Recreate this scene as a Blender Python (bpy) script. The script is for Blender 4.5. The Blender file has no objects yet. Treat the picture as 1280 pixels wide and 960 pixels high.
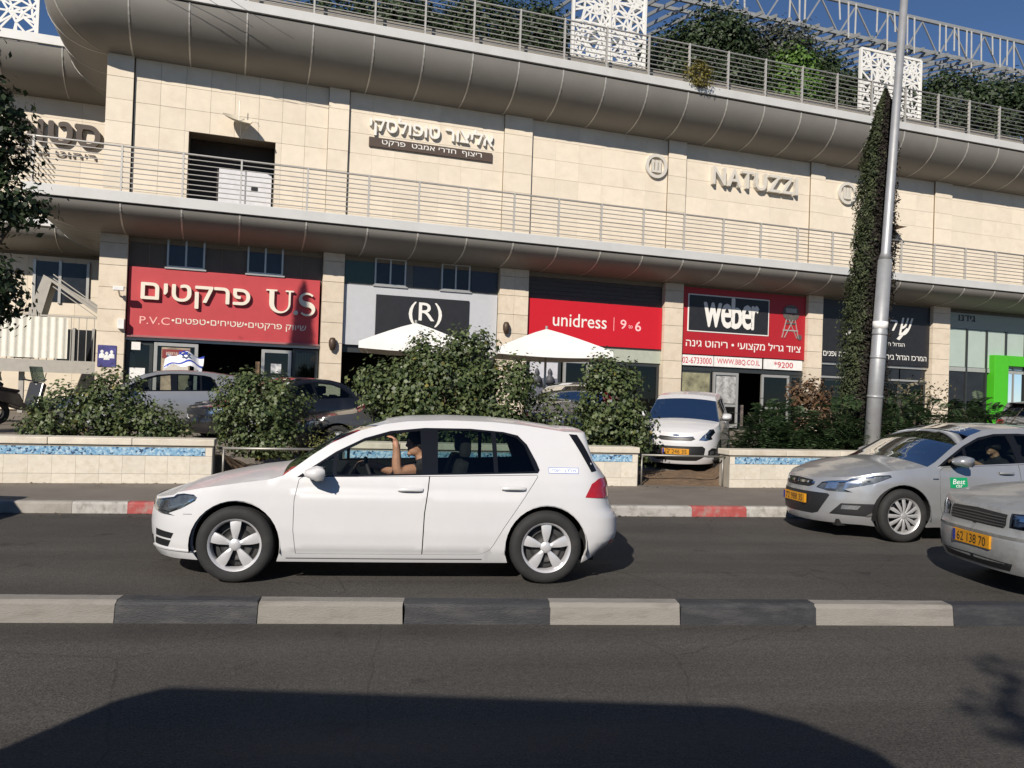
import bpy, bmesh, math, random
import numpy as np
from mathutils import Vector, Matrix, Euler
from mathutils.geometry import delaunay_2d_cdt
random.seed(7); np.random.seed(7)
R = math.radians
sc = bpy.context.scene
COL = sc.collection
# ------------------------------------------------------------------ camera, sky, sun, exposure
CAM_H, ROLL, PITCH = 1.65, .034, math.atan(12/1000)
cam = bpy.data.cameras.new('camera'); cam.sensor_width = 36; cam.lens = 28.125
cam.clip_start = .05; cam.clip_end = 3000
camo = bpy.data.objects.new('camera', cam); COL.objects.link(camo); sc.camera = camo
fw = Vector((0, math.cos(PITCH), math.sin(PITCH))); up = Vector((0, -math.sin(PITCH), math.cos(PITCH))); rt = Vector((1, 0, 0))
rt2 = rt*math.cos(ROLL)+up*math.sin(ROLL); up2 = up*math.cos(ROLL)-rt*math.sin(ROLL)
camo.matrix_world = Matrix(((rt2.x, up2.x, -fw.x, 0), (rt2.y, up2.y, -fw.y, 0), (rt2.z, up2.z, -fw.z, CAM_H), (0, 0, 0, 1)))
SUN_EL, SUN_AZ = R(32), R(20)          # light travels towards +Y, turned 20 degrees to +X
w = bpy.data.worlds.new('World'); sc.world = w; w.use_nodes = True
nt = w.node_tree; bg = nt.nodes['Background']
sky = nt.nodes.new('ShaderNodeTexSky'); sky.sky_type = 'NISHITA'; sky.sun_disc = False
sky.sun_elevation = SUN_EL; sky.sun_rotation = R(180)+SUN_AZ
sky.air_density = 1.0; sky.dust_density = .0; sky.ozone_density = 6.0; sky.altitude = 2500
nt.links.new(sky.outputs[0], bg.inputs[0]); bg.inputs[1].default_value = .062
sun = bpy.data.lights.new('sun', 'SUN'); sun.energy = 4.3; sun.angle = R(.55); sun.color = (1, .92, .82)
suno = bpy.data.objects.new('sun', sun); COL.objects.link(suno)
ldir = Vector((math.sin(SUN_AZ)*math.cos(SUN_EL), math.cos(SUN_AZ)*math.cos(SUN_EL), -math.sin(SUN_EL)))
suno.rotation_euler = ldir.to_track_quat('-Z', 'Y').to_euler(); suno.location = (-15, -30, 30)
vs = sc.view_settings; vs.view_transform = 'Standard'; vs.look = 'None'; vs.exposure = .45; vs.gamma = 1; vs.use_curve_mapping = False
sc.cycles.max_bounces = 8; sc.cycles.transparent_max_bounces = 16; sc.cycles.caustics_reflective = False; sc.cycles.caustics_refractive = False
sc.cycles.sample_clamp_indirect = 6

# ------------------------------------------------------------------ helpers
def lin(r, g, b):
    f = lambda c: (c/255/12.92) if c <= 10 else ((c/255+.055)/1.055)**2.4
    return (f(r), f(g), f(b))
MATS = {}
def M(name, col=(.5, .5, .5), rough=.6, metal=0., var=.12, scale=6., bump=0., bscale=60., rnd=0., coat=0., dirt=None, dscale=1.5, damt=.5, spec=.5, detail=6, stretch=None):
    """procedural principled material: noise-varied colour, optional dirt colour patches, fine bump, per-object shade"""
    if name in MATS: return MATS[name]
    m = bpy.data.materials.new(name); m.use_nodes = True; n = m.node_tree.nodes; l = m.node_tree.links
    b = n['Principled BSDF']; b.inputs['Roughness'].default_value = rough; b.inputs['Metallic'].default_value = metal
    b.inputs['Coat Weight'].default_value = coat; b.inputs['Coat Roughness'].default_value = .06; b.inputs['Specular IOR Level'].default_value = spec
    tc = n.new('ShaderNodeTexCoord'); src = tc.outputs['Object']
    if rnd or stretch:
        oi = n.new('ShaderNodeObjectInfo'); mp = n.new('ShaderNodeMapping'); l.new(src, mp.inputs['Vector'])
        if stretch: mp.inputs['Scale'].default_value = stretch
        if rnd:
            vm = n.new('ShaderNodeVectorMath'); vm.operation = 'MULTIPLY'; vm.inputs[1].default_value = (37, 19, 53)
            cx = n.new('ShaderNodeCombineXYZ')
            for i in range(3): l.new(oi.outputs['Random'], cx.inputs[i])
            l.new(cx.outputs[0], vm.inputs[0]); l.new(vm.outputs[0], mp.inputs['Location'])
        src = mp.outputs[0]
    nz = n.new('ShaderNodeTexNoise'); nz.inputs['Scale'].default_value = scale; nz.inputs['Detail'].default_value = detail; nz.inputs['Roughness'].default_value = .6
    l.new(src, nz.inputs['Vector'])
    mr = n.new('ShaderNodeMapRange'); mr.inputs[1].default_value = .25; mr.inputs[2].default_value = .75
    mr.inputs[3].default_value = 1-var; mr.inputs[4].default_value = 1+var; l.new(nz.outputs[0], mr.inputs[0])
    val = mr.outputs[0]
    if rnd:
        m2 = n.new('ShaderNodeMapRange'); m2.inputs[3].default_value = 1-rnd; m2.inputs[4].default_value = 1+rnd; l.new(oi.outputs['Random'], m2.inputs[0])
        mm = n.new('ShaderNodeMath'); mm.operation = 'MULTIPLY'; l.new(val, mm.inputs[0]); l.new(m2.outputs[0], mm.inputs[1]); val = mm.outputs[0]
    sclr = n.new('ShaderNodeVectorMath'); sclr.operation = 'SCALE'; sclr.inputs[0].default_value = col[:3]; l.new(val, sclr.inputs['Scale'])
    out = sclr.outputs[0]
    if dirt:
        nd = n.new('ShaderNodeTexNoise'); nd.inputs['Scale'].default_value = dscale; nd.inputs['Detail'].default_value = 8; nd.inputs['Roughness'].default_value = .65
        l.new(src, nd.inputs['Vector'])
        rp = n.new('ShaderNodeMapRange'); rp.inputs[1].default_value = .48; rp.inputs[2].default_value = .72; rp.inputs[4].default_value = damt; l.new(nd.outputs[0], rp.inputs[0])
        mx = n.new('ShaderNodeMix'); mx.data_type = 'RGBA'; l.new(rp.outputs[0], mx.inputs[0]); l.new(out, mx.inputs[6]); mx.inputs[7].default_value = (*dirt, 1)
        out = mx.outputs[2]
    l.new(out, b.inputs['Base Color'])
    if bump:
        nb = n.new('ShaderNodeTexNoise'); nb.inputs['Scale'].default_value = bscale; nb.inputs['Detail'].default_value = 4; l.new(src, nb.inputs['Vector'])
        bp = n.new('ShaderNodeBump'); bp.inputs['Strength'].default_value = bump; bp.inputs['Distance'].default_value = .01
        l.new(nb.outputs[0], bp.inputs['Height']); l.new(bp.outputs[0], b.inputs['Normal'])
    MATS[name] = m; return m
def GLASS(name, tint=(.6, .65, .63), ior=1.45, boost=1.0):
    """thin pane: tinted transparency plus fresnel reflection"""
    if name in MATS: return MATS[name]
    m = bpy.data.materials.new(name); m.use_nodes = True; n = m.node_tree.nodes; l = m.node_tree.links
    n.remove(n['Principled BSDF']); o = n['Material Output']
    t = n.new('ShaderNodeBsdfTransparent'); t.inputs[0].default_value = (*tint, 1)
    g = n.new('ShaderNodeBsdfGlossy'); g.inputs['Roughness'].default_value = .02; g.inputs[0].default_value = (.95, .97, 1, 1)
    f = n.new('ShaderNodeFresnel'); f.inputs[0].default_value = ior
    k = n.new('ShaderNodeMath'); k.operation = 'MULTIPLY'; k.inputs[1].default_value = boost; k.use_clamp = True; l.new(f.outputs[0], k.inputs[0])
    x = n.new('ShaderNodeMixShader'); l.new(k.outputs[0], x.inputs[0]); l.new(t.outputs[0], x.inputs[1]); l.new(g.outputs[0], x.inputs[2])
    l.new(x.outputs[0], o.inputs[0]); MATS[name] = m; return m
def LEAF(name, c1, c2, rough=.5, trans=.25):
    """leaf: two-tone by noise position and a little light coming through"""
    if name in MATS: return MATS[name]
    m = bpy.data.materials.new(name); m.use_nodes = True; n = m.node_tree.nodes; l = m.node_tree.links
    b = n['Principled BSDF']; b.inputs['Roughness'].default_value = rough; b.inputs['Specular IOR Level'].default_value = .35
    g = n.new('ShaderNodeNewGeometry'); tc = n.new('ShaderNodeTexCoord')
    nz = n.new('ShaderNodeTexNoise'); nz.inputs['Scale'].default_value = 2.2; nz.inputs['Detail'].default_value = 3; l.new(tc.outputs['Object'], nz.inputs['Vector'])
    a = n.new('ShaderNodeMath'); a.operation = 'ADD'; l.new(nz.outputs[0], a.inputs[0]); l.new(g.outputs['Random Per Island'], a.inputs[1])
    s = n.new('ShaderNodeMapRange'); s.inputs[1].default_value = .55; s.inputs[2].default_value = 1.35; l.new(a.outputs[0], s.inputs[0])
    mx = n.new('ShaderNodeMix'); mx.data_type = 'RGBA'; mx.inputs[6].default_value = (*c1, 1); mx.inputs[7].default_value = (*c2, 1); l.new(s.outputs[0], mx.inputs[0])
    l.new(mx.outputs[2], b.inputs['Base Color'])
    t = n.new('ShaderNodeBsdfTranslucent'); l.new(mx.outputs[2], t.inputs[0])
    x = n.new('ShaderNodeMixShader'); x.inputs[0].default_value = trans; l.new(b.outputs[0], x.inputs[1]); l.new(t.outputs[0], x.inputs[2])
    l.new(x.outputs[0], n['Material Output'].inputs[0]); MATS[name] = m; return m

def mesh(name, verts, faces, mat=None, smooth=False):
    me = bpy.data.meshes.new(name); me.from_pydata([tuple(v) for v in verts], [], faces)
    if mat:
        for k in (mat if isinstance(mat, (list, tuple)) else [mat]): me.materials.append(k)
    if smooth: me.polygons.foreach_set('use_smooth', [True]*len(me.polygons))
    return me
def link(name, me, parent=None, loc=None, rot=None, scale=None):
    o = bpy.data.objects.new(name, me); COL.objects.link(o)
    if parent: o.parent = parent
    if loc is not None: o.location = loc
    if rot is not None: o.rotation_euler = rot
    if scale is not None: o.scale = scale
    return o
def tag(o, label=None, cat=None, group=None, kind=None):
    if label: o['label'] = label
    if cat: o['category'] = cat
    if group: o['group'] = group
    if kind: o['kind'] = kind
    return o
def thing(name, label, cat, loc=(0, 0, 0), rotz=0, group=None):
    o = bpy.data.objects.new(name, None); COL.objects.link(o); o.location = loc; o.rotation_euler = (0, 0, rotz); o.empty_display_size = .2
    return tag(o, label, cat, group)
class MB:
    """collects boxes, prisms, tubes, sheets; build() links them as one mesh"""
    def __init__(s): s.v = []; s.f = []
    def add(s, vs, fs):
        k = len(s.v); s.v += [tuple(v) for v in vs]; s.f += [tuple(i+k for i in f) for f in fs]; return s
    def box(s, x0, x1, y0, y1, z0, z1):
        return s.add([(x0, y0, z0), (x1, y0, z0), (x1, y1, z0), (x0, y1, z0), (x0, y0, z1), (x1, y0, z1), (x1, y1, z1), (x0, y1, z1)],
                     [(3, 2, 1, 0), (4, 5, 6, 7), (0, 1, 5, 4), (1, 2, 6, 5), (2, 3, 7, 6), (3, 0, 4, 7)])
    def bar(s, a, b, wx, wy=None, upv=(0, 0, 1)):
        """box section from a to b"""
        a = Vector(a); b = Vector(b); d = (b-a).normalized(); upv = Vector(upv)
        if abs(d.dot(upv)) > .98: upv = Vector((0, 1, 0))
        r = d.cross(upv).normalized(); u = r.cross(d); wy = wx if wy is None else wy
        q = [(-1, -1), (1, -1), (1, 1), (-1, 1)]
        return s.add([a+r*i*wx/2+u*j*wy/2 for i, j in q]+[b+r*i*wx/2+u*j*wy/2 for i, j in q],
                     [(3, 2, 1, 0), (4, 5, 6, 7), (0, 1, 5, 4), (1, 2, 6, 5), (2, 3, 7, 6), (3, 0, 4, 7)])
    def tube(s, pts, rad, n=8, cap=True):
        pts = [Vector(p) for p in pts]; rr = rad if isinstance(rad, (list, tuple)) else [rad]*len(pts)
        k0 = len(s.v); prev = None
        for i, p in enumerate(pts):
            d = (pts[min(i+1, len(pts)-1)]-pts[max(i-1, 0)]).normalized()
            if prev is None: a = d.orthogonal().normalized()
            else: a = (prev-d*prev.dot(d)).normalized()
            prev = a; b = d.cross(a)
            for j in range(n):
                t = 2*math.pi*j/n; s.v.append(tuple(p+(a*math.cos(t)+b*math.sin(t))*rr[i]))
        for i in range(len(pts)-1):
            for j in range(n):
                s.f.append((k0+i*n+j, k0+i*n+(j+1) % n, k0+(i+1)*n+(j+1) % n, k0+(i+1)*n+j))
        if cap:
            s.f.append(tuple(k0+j for j in range(n))[::-1]); s.f.append(tuple(k0+(len(pts)-1)*n+j for j in range(n)))
        return s
    def lathe(s, prof, n=24, axis='z', c=(0, 0, 0), close=False):
        """prof: (radius, height) list; axis z or y"""
        k0 = len(s.v)
        for r, h in prof:
            for j in range(n):
                t = 2*math.pi*j/n; a, b = r*math.cos(t), r*math.sin(t)
                s.v.append((c[0]+a, c[1]+b, c[2]+h) if axis == 'z' else (c[0]+a, c[1]+h, c[2]+b))
        m = len(prof)
        for i in range(m-1 if not close else m):
            for j in range(n):
                q = (k0+i*n+j, k0+i*n+(j+1) % n, k0+((i+1) % m)*n+(j+1) % n, k0+((i+1) % m)*n+j)
                s.f.append(q if axis == 'z' else q[::-1])
        return s
    def prism(s, poly, y0, y1):
        """polygon in x,z pulled from y0 to y1"""
        n = len(poly); a = sum(poly[i][0]*poly[(i+1) % n][1]-poly[(i+1) % n][0]*poly[i][1] for i in range(n))
        if a < 0: poly = poly[::-1]
        return s.add([(x, y0, z) for x, z in poly]+[(x, y1, z) for x, z in poly],
                     [tuple(range(n)), tuple(range(2*n-1, n-1, -1))]+[(i, i+n, (i+1) % n+n, (i+1) % n) for i in range(n)])
    def slab(s, poly, z0, z1):
        n = len(poly); a = sum(poly[i][0]*poly[(i+1) % n][1]-poly[(i+1) % n][0]*poly[i][1] for i in range(n))
        if a < 0: poly = poly[::-1]
        return s.add([(x, y, z0) for x, y in poly]+[(x, y, z1) for x, y in poly],
                     [tuple(range(n))[::-1], tuple(range(n, 2*n))]+[(i, (i+1) % n, (i+1) % n+n, i+n) for i in range(n)])
    def xf(s, mtx, k=0):
        for i in range(k, len(s.v)): s.v[i] = tuple(mtx @ Vector(s.v[i]))
        return s
    def me(s, name, mat, smooth=False): return mesh(name, s.v, s.f, mat, smooth)
    def build(s, name, mat, parent=None, smooth=False, loc=None, rot=None, bevel=0, auto=None):
        me = s.me(name, mat, smooth)
        if bevel or auto is not None:
            bm = bmesh.new(); bm.from_mesh(me)
            if bevel:
                bm.edges.ensure_lookup_table()
                es = [e for e in bm.edges if len(e.link_faces) == 2 and e.calc_face_angle(0) > .5]
                bmesh.ops.bevel(bm, geom=es, offset=bevel, segments=2, affect='EDGES', profile=.6, clamp_overlap=True)
            if auto is not None:
                for f in bm.faces: f.smooth = True
                for e in bm.edges: e.smooth = not (len(e.link_faces) == 2 and e.calc_face_angle(0) > auto)
            bm.to_mesh(me); bm.free()
        return link(name, me, parent, loc, rot)
def text_loops(body, hebrew=False, shear=0., spacing=1.):
    """closed outlines of the lettering, in order, hebrew laid out right to left"""
    if hebrew: body = body[::-1]
    cu = bpy.data.curves.new('lettering', 'FONT'); cu.body = body; cu.size = 1; cu.shear = shear; cu.space_character = spacing; cu.resolution_u = 3; cu.fill_mode = 'NONE'
    o = bpy.data.objects.new('lettering', cu); COL.objects.link(o)
    dg = bpy.context.evaluated_depsgraph_get(); me = bpy.data.meshes.new_from_object(o.evaluated_get(dg)); bpy.data.objects.remove(o); bpy.data.curves.remove(cu)
    n = len(me.vertices); co = np.empty(n*3); me.vertices.foreach_get('co', co); co = co.reshape(-1, 3)[:, :2]
    nb = [[] for _ in range(n)]
    for e in me.edges: i, j = e.vertices; nb[i].append(j); nb[j].append(i)
    bpy.data.meshes.remove(me); seen = [False]*n; loops = []
    for i in range(n):
        if seen[i] or len(nb[i]) < 2: continue
        lp = [i]; seen[i] = True; cur = i+1 if (i+1) in nb[i] else nb[i][0]
        while not seen[cur]:
            lp.append(cur); seen[cur] = True; nx = [q for q in nb[cur] if not seen[q]]
            if not nx: break
            cur = nx[0]
        if len(lp) > 2: loops.append(co[lp])
    return loops
def wind_fill(loops):
    """triangles covered by a nonzero number of the outlines"""
    pts, ed = [], []
    for l in loops: k = len(pts); pts += [Vector(p) for p in l]; ed += [(k+i, k+(i+1) % len(l)) for i in range(len(l))]
    r = delaunay_2d_cdt(pts, ed, [], 0, 1e-6); V = np.array([(v.x, v.y) for v in r[0]]); Tn = np.array([list(f) for f in r[2]]); c = V[Tn].mean(1); w_ = np.zeros(len(c), int)
    for l in loops:
        ar = np.sum(l[:, 0]*np.roll(l[:, 1], -1)-np.roll(l[:, 0], -1)*l[:, 1]); w_ += inpoly(c, l)*(1 if ar > 0 else -1)
    return V, Tn[w_ != 0]
def solid_letters(V, Tn, depth):
    """flat triangles (x,z) given thickness, facing -y"""
    a = V[Tn]; cr = (a[:, 1, 0]-a[:, 0, 0])*(a[:, 2, 1]-a[:, 0, 1])-(a[:, 1, 1]-a[:, 0, 1])*(a[:, 2, 0]-a[:, 0, 0]); Tn = Tn.copy(); Tn[cr < 0] = Tn[cr < 0][:, ::-1]
    n = len(V); P = [(x, -depth/2, z) for x, z in V]; F = Tn.tolist()
    if depth > 0:
        P += [(x, depth/2, z) for x, z in V]; E_ = {(t[i], t[(i+1) % 3]) for t in F for i in range(3)}
        F += [[i, i+n, j+n, j] for i, j in E_ if (j, i) not in E_]
    return P, F
def put_text(body, parent, x, z, y, width=None, height=None, mat=None, depth=.0, bold=0., hebrew=False, shear=0., name='lettering', spacing=1., split=True):
    """centred on x,z at depth y, fitted to width and height; lettering becomes one part per letter"""
    L_ = text_loops(body, hebrew, shear, spacing); A = np.concatenate(L_); lo, hi = A.min(0), A.max(0); kx = width/(hi[0]-lo[0]) if width else height/(hi[1]-lo[1]); kz = height/(hi[1]-lo[1]) if height else kx
    k = np.array([kx, kz]); L_ = [(l-(lo+hi)/2)*k for l in L_]; H_ = (hi[1]-lo[1])*kz; bd = bold*H_
    L_.sort(key=lambda l: l[:, 0].min()); groups = []
    for l in L_:
        a, b_ = l[:, 0].min(), l[:, 0].max()
        if groups and a < groups[-1][1]-.3*(b_-a): groups[-1][1] = max(groups[-1][1], b_); groups[-1][2].append(l)
        else: groups.append([a, b_, [l]])
    if not split: groups = [[0, 0, L_]]
    out = None
    for _, _, ls in groups:
        ls2 = ls if bd == 0 else [l+np.array(q)*bd for l in ls for q in ((0, 0), (1, 0), (-1, 0), (0, 1), (0, -1))]
        V, Tn = wind_fill(ls2); m = (V.max(0)+V.min(0))/2; P, F = solid_letters(V-m, Tn, depth); nm = 'letter' if split and len(groups) > 1 else name
        o = link(nm, mesh(nm, P, F, mat), parent, (x+m[0], y, z+m[1])); out = out or o
    return out
def inpoly(P, poly):
    x, y = P[:, 0], P[:, 1]; r = np.zeros(len(P), bool); n = len(poly)
    for i in range(n):
        x1, y1 = poly[i]; x2, y2 = poly[i-1]
        c = ((y1 > y) != (y2 > y)); 
        with np.errstate(divide='ignore', invalid='ignore'): r ^= c & (x < (x2-x1)*(y-y1)/(y2-y1)+x1)
    return r
def dens(loop, d):
    out = []
    for i in range(len(loop)):
        a, b = loop[i], loop[(i+1) % len(loop)]; k = max(1, int(math.ceil(math.hypot(b[0]-a[0], b[1]-a[1])/d)))
        out += [(a[0]+(b[0]-a[0])*j/k, a[1]+(b[1]-a[1])*j/k) for j in range(k)]
    return out
def tri2d(loops, res, bres):
    """triangulate outer loop with holes, filled with grid points: returns points, triangles, loop index lists"""
    pts = []; edges = []; L = []
    for lp in loops:
        d = dens(lp, bres); k = len(pts); pts += d; edges += [(k+i, k+(i+1) % len(d)) for i in range(len(d))]; L.append(d)
    A = np.array(L[0]); lo, hi = A.min(0), A.max(0)
    gx, gy = np.meshgrid(np.arange(lo[0]+res/2, hi[0], res), np.arange(lo[1]+res/2, hi[1], res)); G = np.stack([gx.ravel(), gy.ravel()], 1)
    if len(G):
        ok = inpoly(G, L[0])
        for h in L[1:]: ok &= ~inpoly(G, h)
        G = G[ok]; B = np.array(pts)
        if len(G): G = G[(((G[:, None]-B[None])**2).sum(2).min(1)) > (res*.45)**2]
    V = pts+[tuple(g) for g in G]
    r = delaunay_2d_cdt([Vector(v) for v in V], edges, [], 0, 1e-6)
    V2 = np.array([(v.x, v.y) for v in r[0]]); T = np.array([list(f) for f in r[2]])
    c = V2[T].mean(1); ok = inpoly(c, L[0])
    for h in L[1:]: ok &= ~inpoly(c, h)
    return V2, T[ok]
# ------------------------------------------------------------------ vehicles
BLK = M('black_plastic', (.012, .012, .013), .45, var=.1)
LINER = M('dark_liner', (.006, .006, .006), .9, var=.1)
GBLK = M('gloss_black', (.008, .008, .009), .12, var=.05)
TYRE = M('tyre_rubber', (.016, .016, .016), .8, var=.25, scale=9, bump=.3, bscale=120, dirt=(.045, .042, .038), dscale=6, damt=.35)
RIMM = M('alloy_rim', (.58, .58, .59), .35, .4, var=.06)
RIMD = M('wheel_inner_dark', (.03, .03, .03), .6, var=.2)
CHROME = M('chrome', (.75, .75, .76), .08, 1., var=.03)
LAMP = GLASS('lamp_cover', (.92, .94, .96), 1.5, 1.6)
LAMPIN = M('lamp_reflector', (.5, .52, .55), .18, .9, var=.25, scale=25)
LAMPD = M('lamp_housing', (.10, .105, .11), .3, .3, var=.5, scale=18)
REDL = M('red_lens', (.32, .012, .018), .12, var=.15, scale=20, coat=.6)
YPL = M('yellow_plate', lin(190, 132, 22), .5, var=.12, scale=9, dirt=lin(140, 95, 30), dscale=7, damt=.6)
CGLASS = GLASS('car_glass', (.50, .58, .55), 1.45, .8)
CGLASSD = GLASS('car_glass_dark', (.13, .17, .19), 1.45, 1.5)
SEAT = M('seat_fabric', (.02, .02, .022), .9, var=.2, scale=40)
CABIN = M('cabin_trim', (.012, .012, .013), .75, var=.15)
SILVL = M('silver_lettering', (.6, .6, .6), .3, .8)
INK = M('black_ink', (.01, .01, .01), .5)
class Shell:
    """wraps a body skin round a plan outline: u runs along the outline from the nose centre (0) down the near side (-y) to the tail centre, z is height"""
    def __init__(s, L, W, na, np_, ta, tp, side, nose, tail, taper=.0):
        n = 160; th = np.linspace(0, math.pi/2, n)
        nx = na-na*np.cos(th)**(2/np_); ny = np.sin(th)**(2/np_)
        tx = L-(ta-ta*np.cos(th)**(2/tp)); ty = np.sin(th)**(2/tp)
        mx = np.linspace(na, L-ta, 60)[1:-1]
        x = np.concatenate([nx, mx, tx[::-1]]); yy = np.concatenate([ny, np.ones(58), ty[::-1]])
        mid = (na+L-ta)/2; y = W*yy*(1-taper*((x-mid)/(L/2))**2)
        d = np.hypot(np.diff(x), np.diff(y)); u = np.concatenate([[0], np.cumsum(d)]); s.U = u[-1]
        s.u = np.linspace(0, s.U, 900); s.x = np.interp(s.u, u, x); s.y = np.interp(s.u, u, y)
        gx, gy = np.gradient(s.x), np.gradient(s.y); k = np.ones(21)/21
        gx = np.convolve(np.pad(gx, 10, 'edge'), k, 'valid'); gy = np.convolve(np.pad(gy, 10, 'edge'), k, 'valid'); g = np.hypot(gx, gy)
        s.nx, s.ny = -gy/g, gx/g                     # outward, for the +y half
        s.nx[0], s.ny[0], s.nx[-1], s.ny[-1] = -1, 0, 1, 0
        s.side, s.nose, s.tail, s.L, s.W = np.array(side), np.array(nose), np.array(tail), L, W
        s.um = s.ux(mid)
    def S(s, u, z, off=0.):
        u = np.asarray(u, float); z = np.asarray(z, float); sg = np.where(u < 0, 1., -1.); a = np.abs(u)
        sg = np.where(a > s.U, -sg, sg); a = np.where(a > s.U, 2*s.U-a, a)
        x, y, nx, ny = [np.interp(a, s.u, q) for q in (s.x, s.y, s.nx, s.ny)]
        o = np.interp(z, s.side[:, 0], s.side[:, 1])*ny**2
        e = np.where(nx < 0, np.interp(z, s.nose[:, 0], s.nose[:, 1]), np.interp(z, s.tail[:, 0], s.tail[:, 1]))
        o = o+e*np.where(nx < 0, nx**2, np.abs(nx)**1.15)-off
        X = x-nx*o; Y = np.maximum(y-ny*o, 0); return np.stack([X, Y*sg, z+0*X], -1)
    def ux(s, x):   # side: from distance behind the nose
        m = s.ny > .5; return float(np.interp(x, s.x[m], s.u[m])) 
    def un(s, y):   # nose: from distance off the centre line
        h = s.u < s.U/3; return float(np.interp(abs(y), s.y[h], s.u[h]))*(1 if y >= 0 else -1)
    def ut(s, y):
        h = s.u > s.U*2/3; return float(np.interp(-abs(y), -s.y[h], s.u[h]))
    def pt(s, p):
        if p[0] == 'n': return (s.un(p[1]), p[2])
        if p[0] == 't': return (s.ut(p[1]) if p[1] >= 0 else 2*s.U-s.ut(-p[1]), p[2])
        return (s.ux(p[0]), p[1])
    def pts(s, l): return [s.pt(p) for p in l]
    def panel(s, loops, off=0., thick=.014, res=.06, bres=.04, flip=False):
        V, T = tri2d(loops, res, bres); u = -V[:, 0] if flip else V[:, 0]
        P = s.S(u, V[:, 1], off); e = 1e-3
        du = s.S(u+e, V[:, 1], off)-s.S(u-e, V[:, 1], off); dz = s.S(u, V[:, 1]+e, off)-s.S(u, V[:, 1]-e, off)
        N = np.cross(du, dz); N /= np.linalg.norm(N, axis=1)[:, None]+1e-12
        a = P[T[:, 1]]-P[T[:, 0]]; b = P[T[:, 2]]-P[T[:, 0]]; fl = (np.cross(a, b)*N[T[:, 0]]).sum(1) < 0
        T = T.copy(); T[fl] = T[fl][:, ::-1]
        verts = P.tolist(); faces = T.tolist(); norms = N.tolist()
        if thick:
            cnt = {}
            for t in faces:
                for i in range(3):
                    k = (t[i], t[(i+1) % 3]); cnt[k] = 1
            for (i, j) in list(cnt):
                if (j, i) not in cnt:
                    k = len(verts); A, B = P[i], P[j]; na, nb = N[i], N[j]
                    verts += [A.tolist(), B.tolist(), (B-nb*thick).tolist(), (A-na*thick).tolist()]
                    t = B-A; out = np.cross(t, na); out /= np.linalg.norm(out)+1e-12
                    norms += [out.tolist()]*4; faces.append([k+1, k, k+3, k+2])
        return verts, faces, norms
def panel_obj(name, parts, mat, parent, label=None):
    V, F, N = [], [], []
    for v, f, n in parts:
        k = len(V); V += v; N += n; F += [[i+k for i in q] for q in f]
    me = mesh(name, V, F, mat, True); me.normals_split_custom_set_from_vertices(N)
    o = link(name, me, parent)
    if label: o['label'] = label
    return o
def circ(c, r, a0, a1, n=22): return [(c[0]+r*math.cos(R(a0+(a1-a0)*i/n)), c[1]+r*math.sin(R(a0+(a1-a0)*i/n))) for i in range(n+1)]

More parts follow.
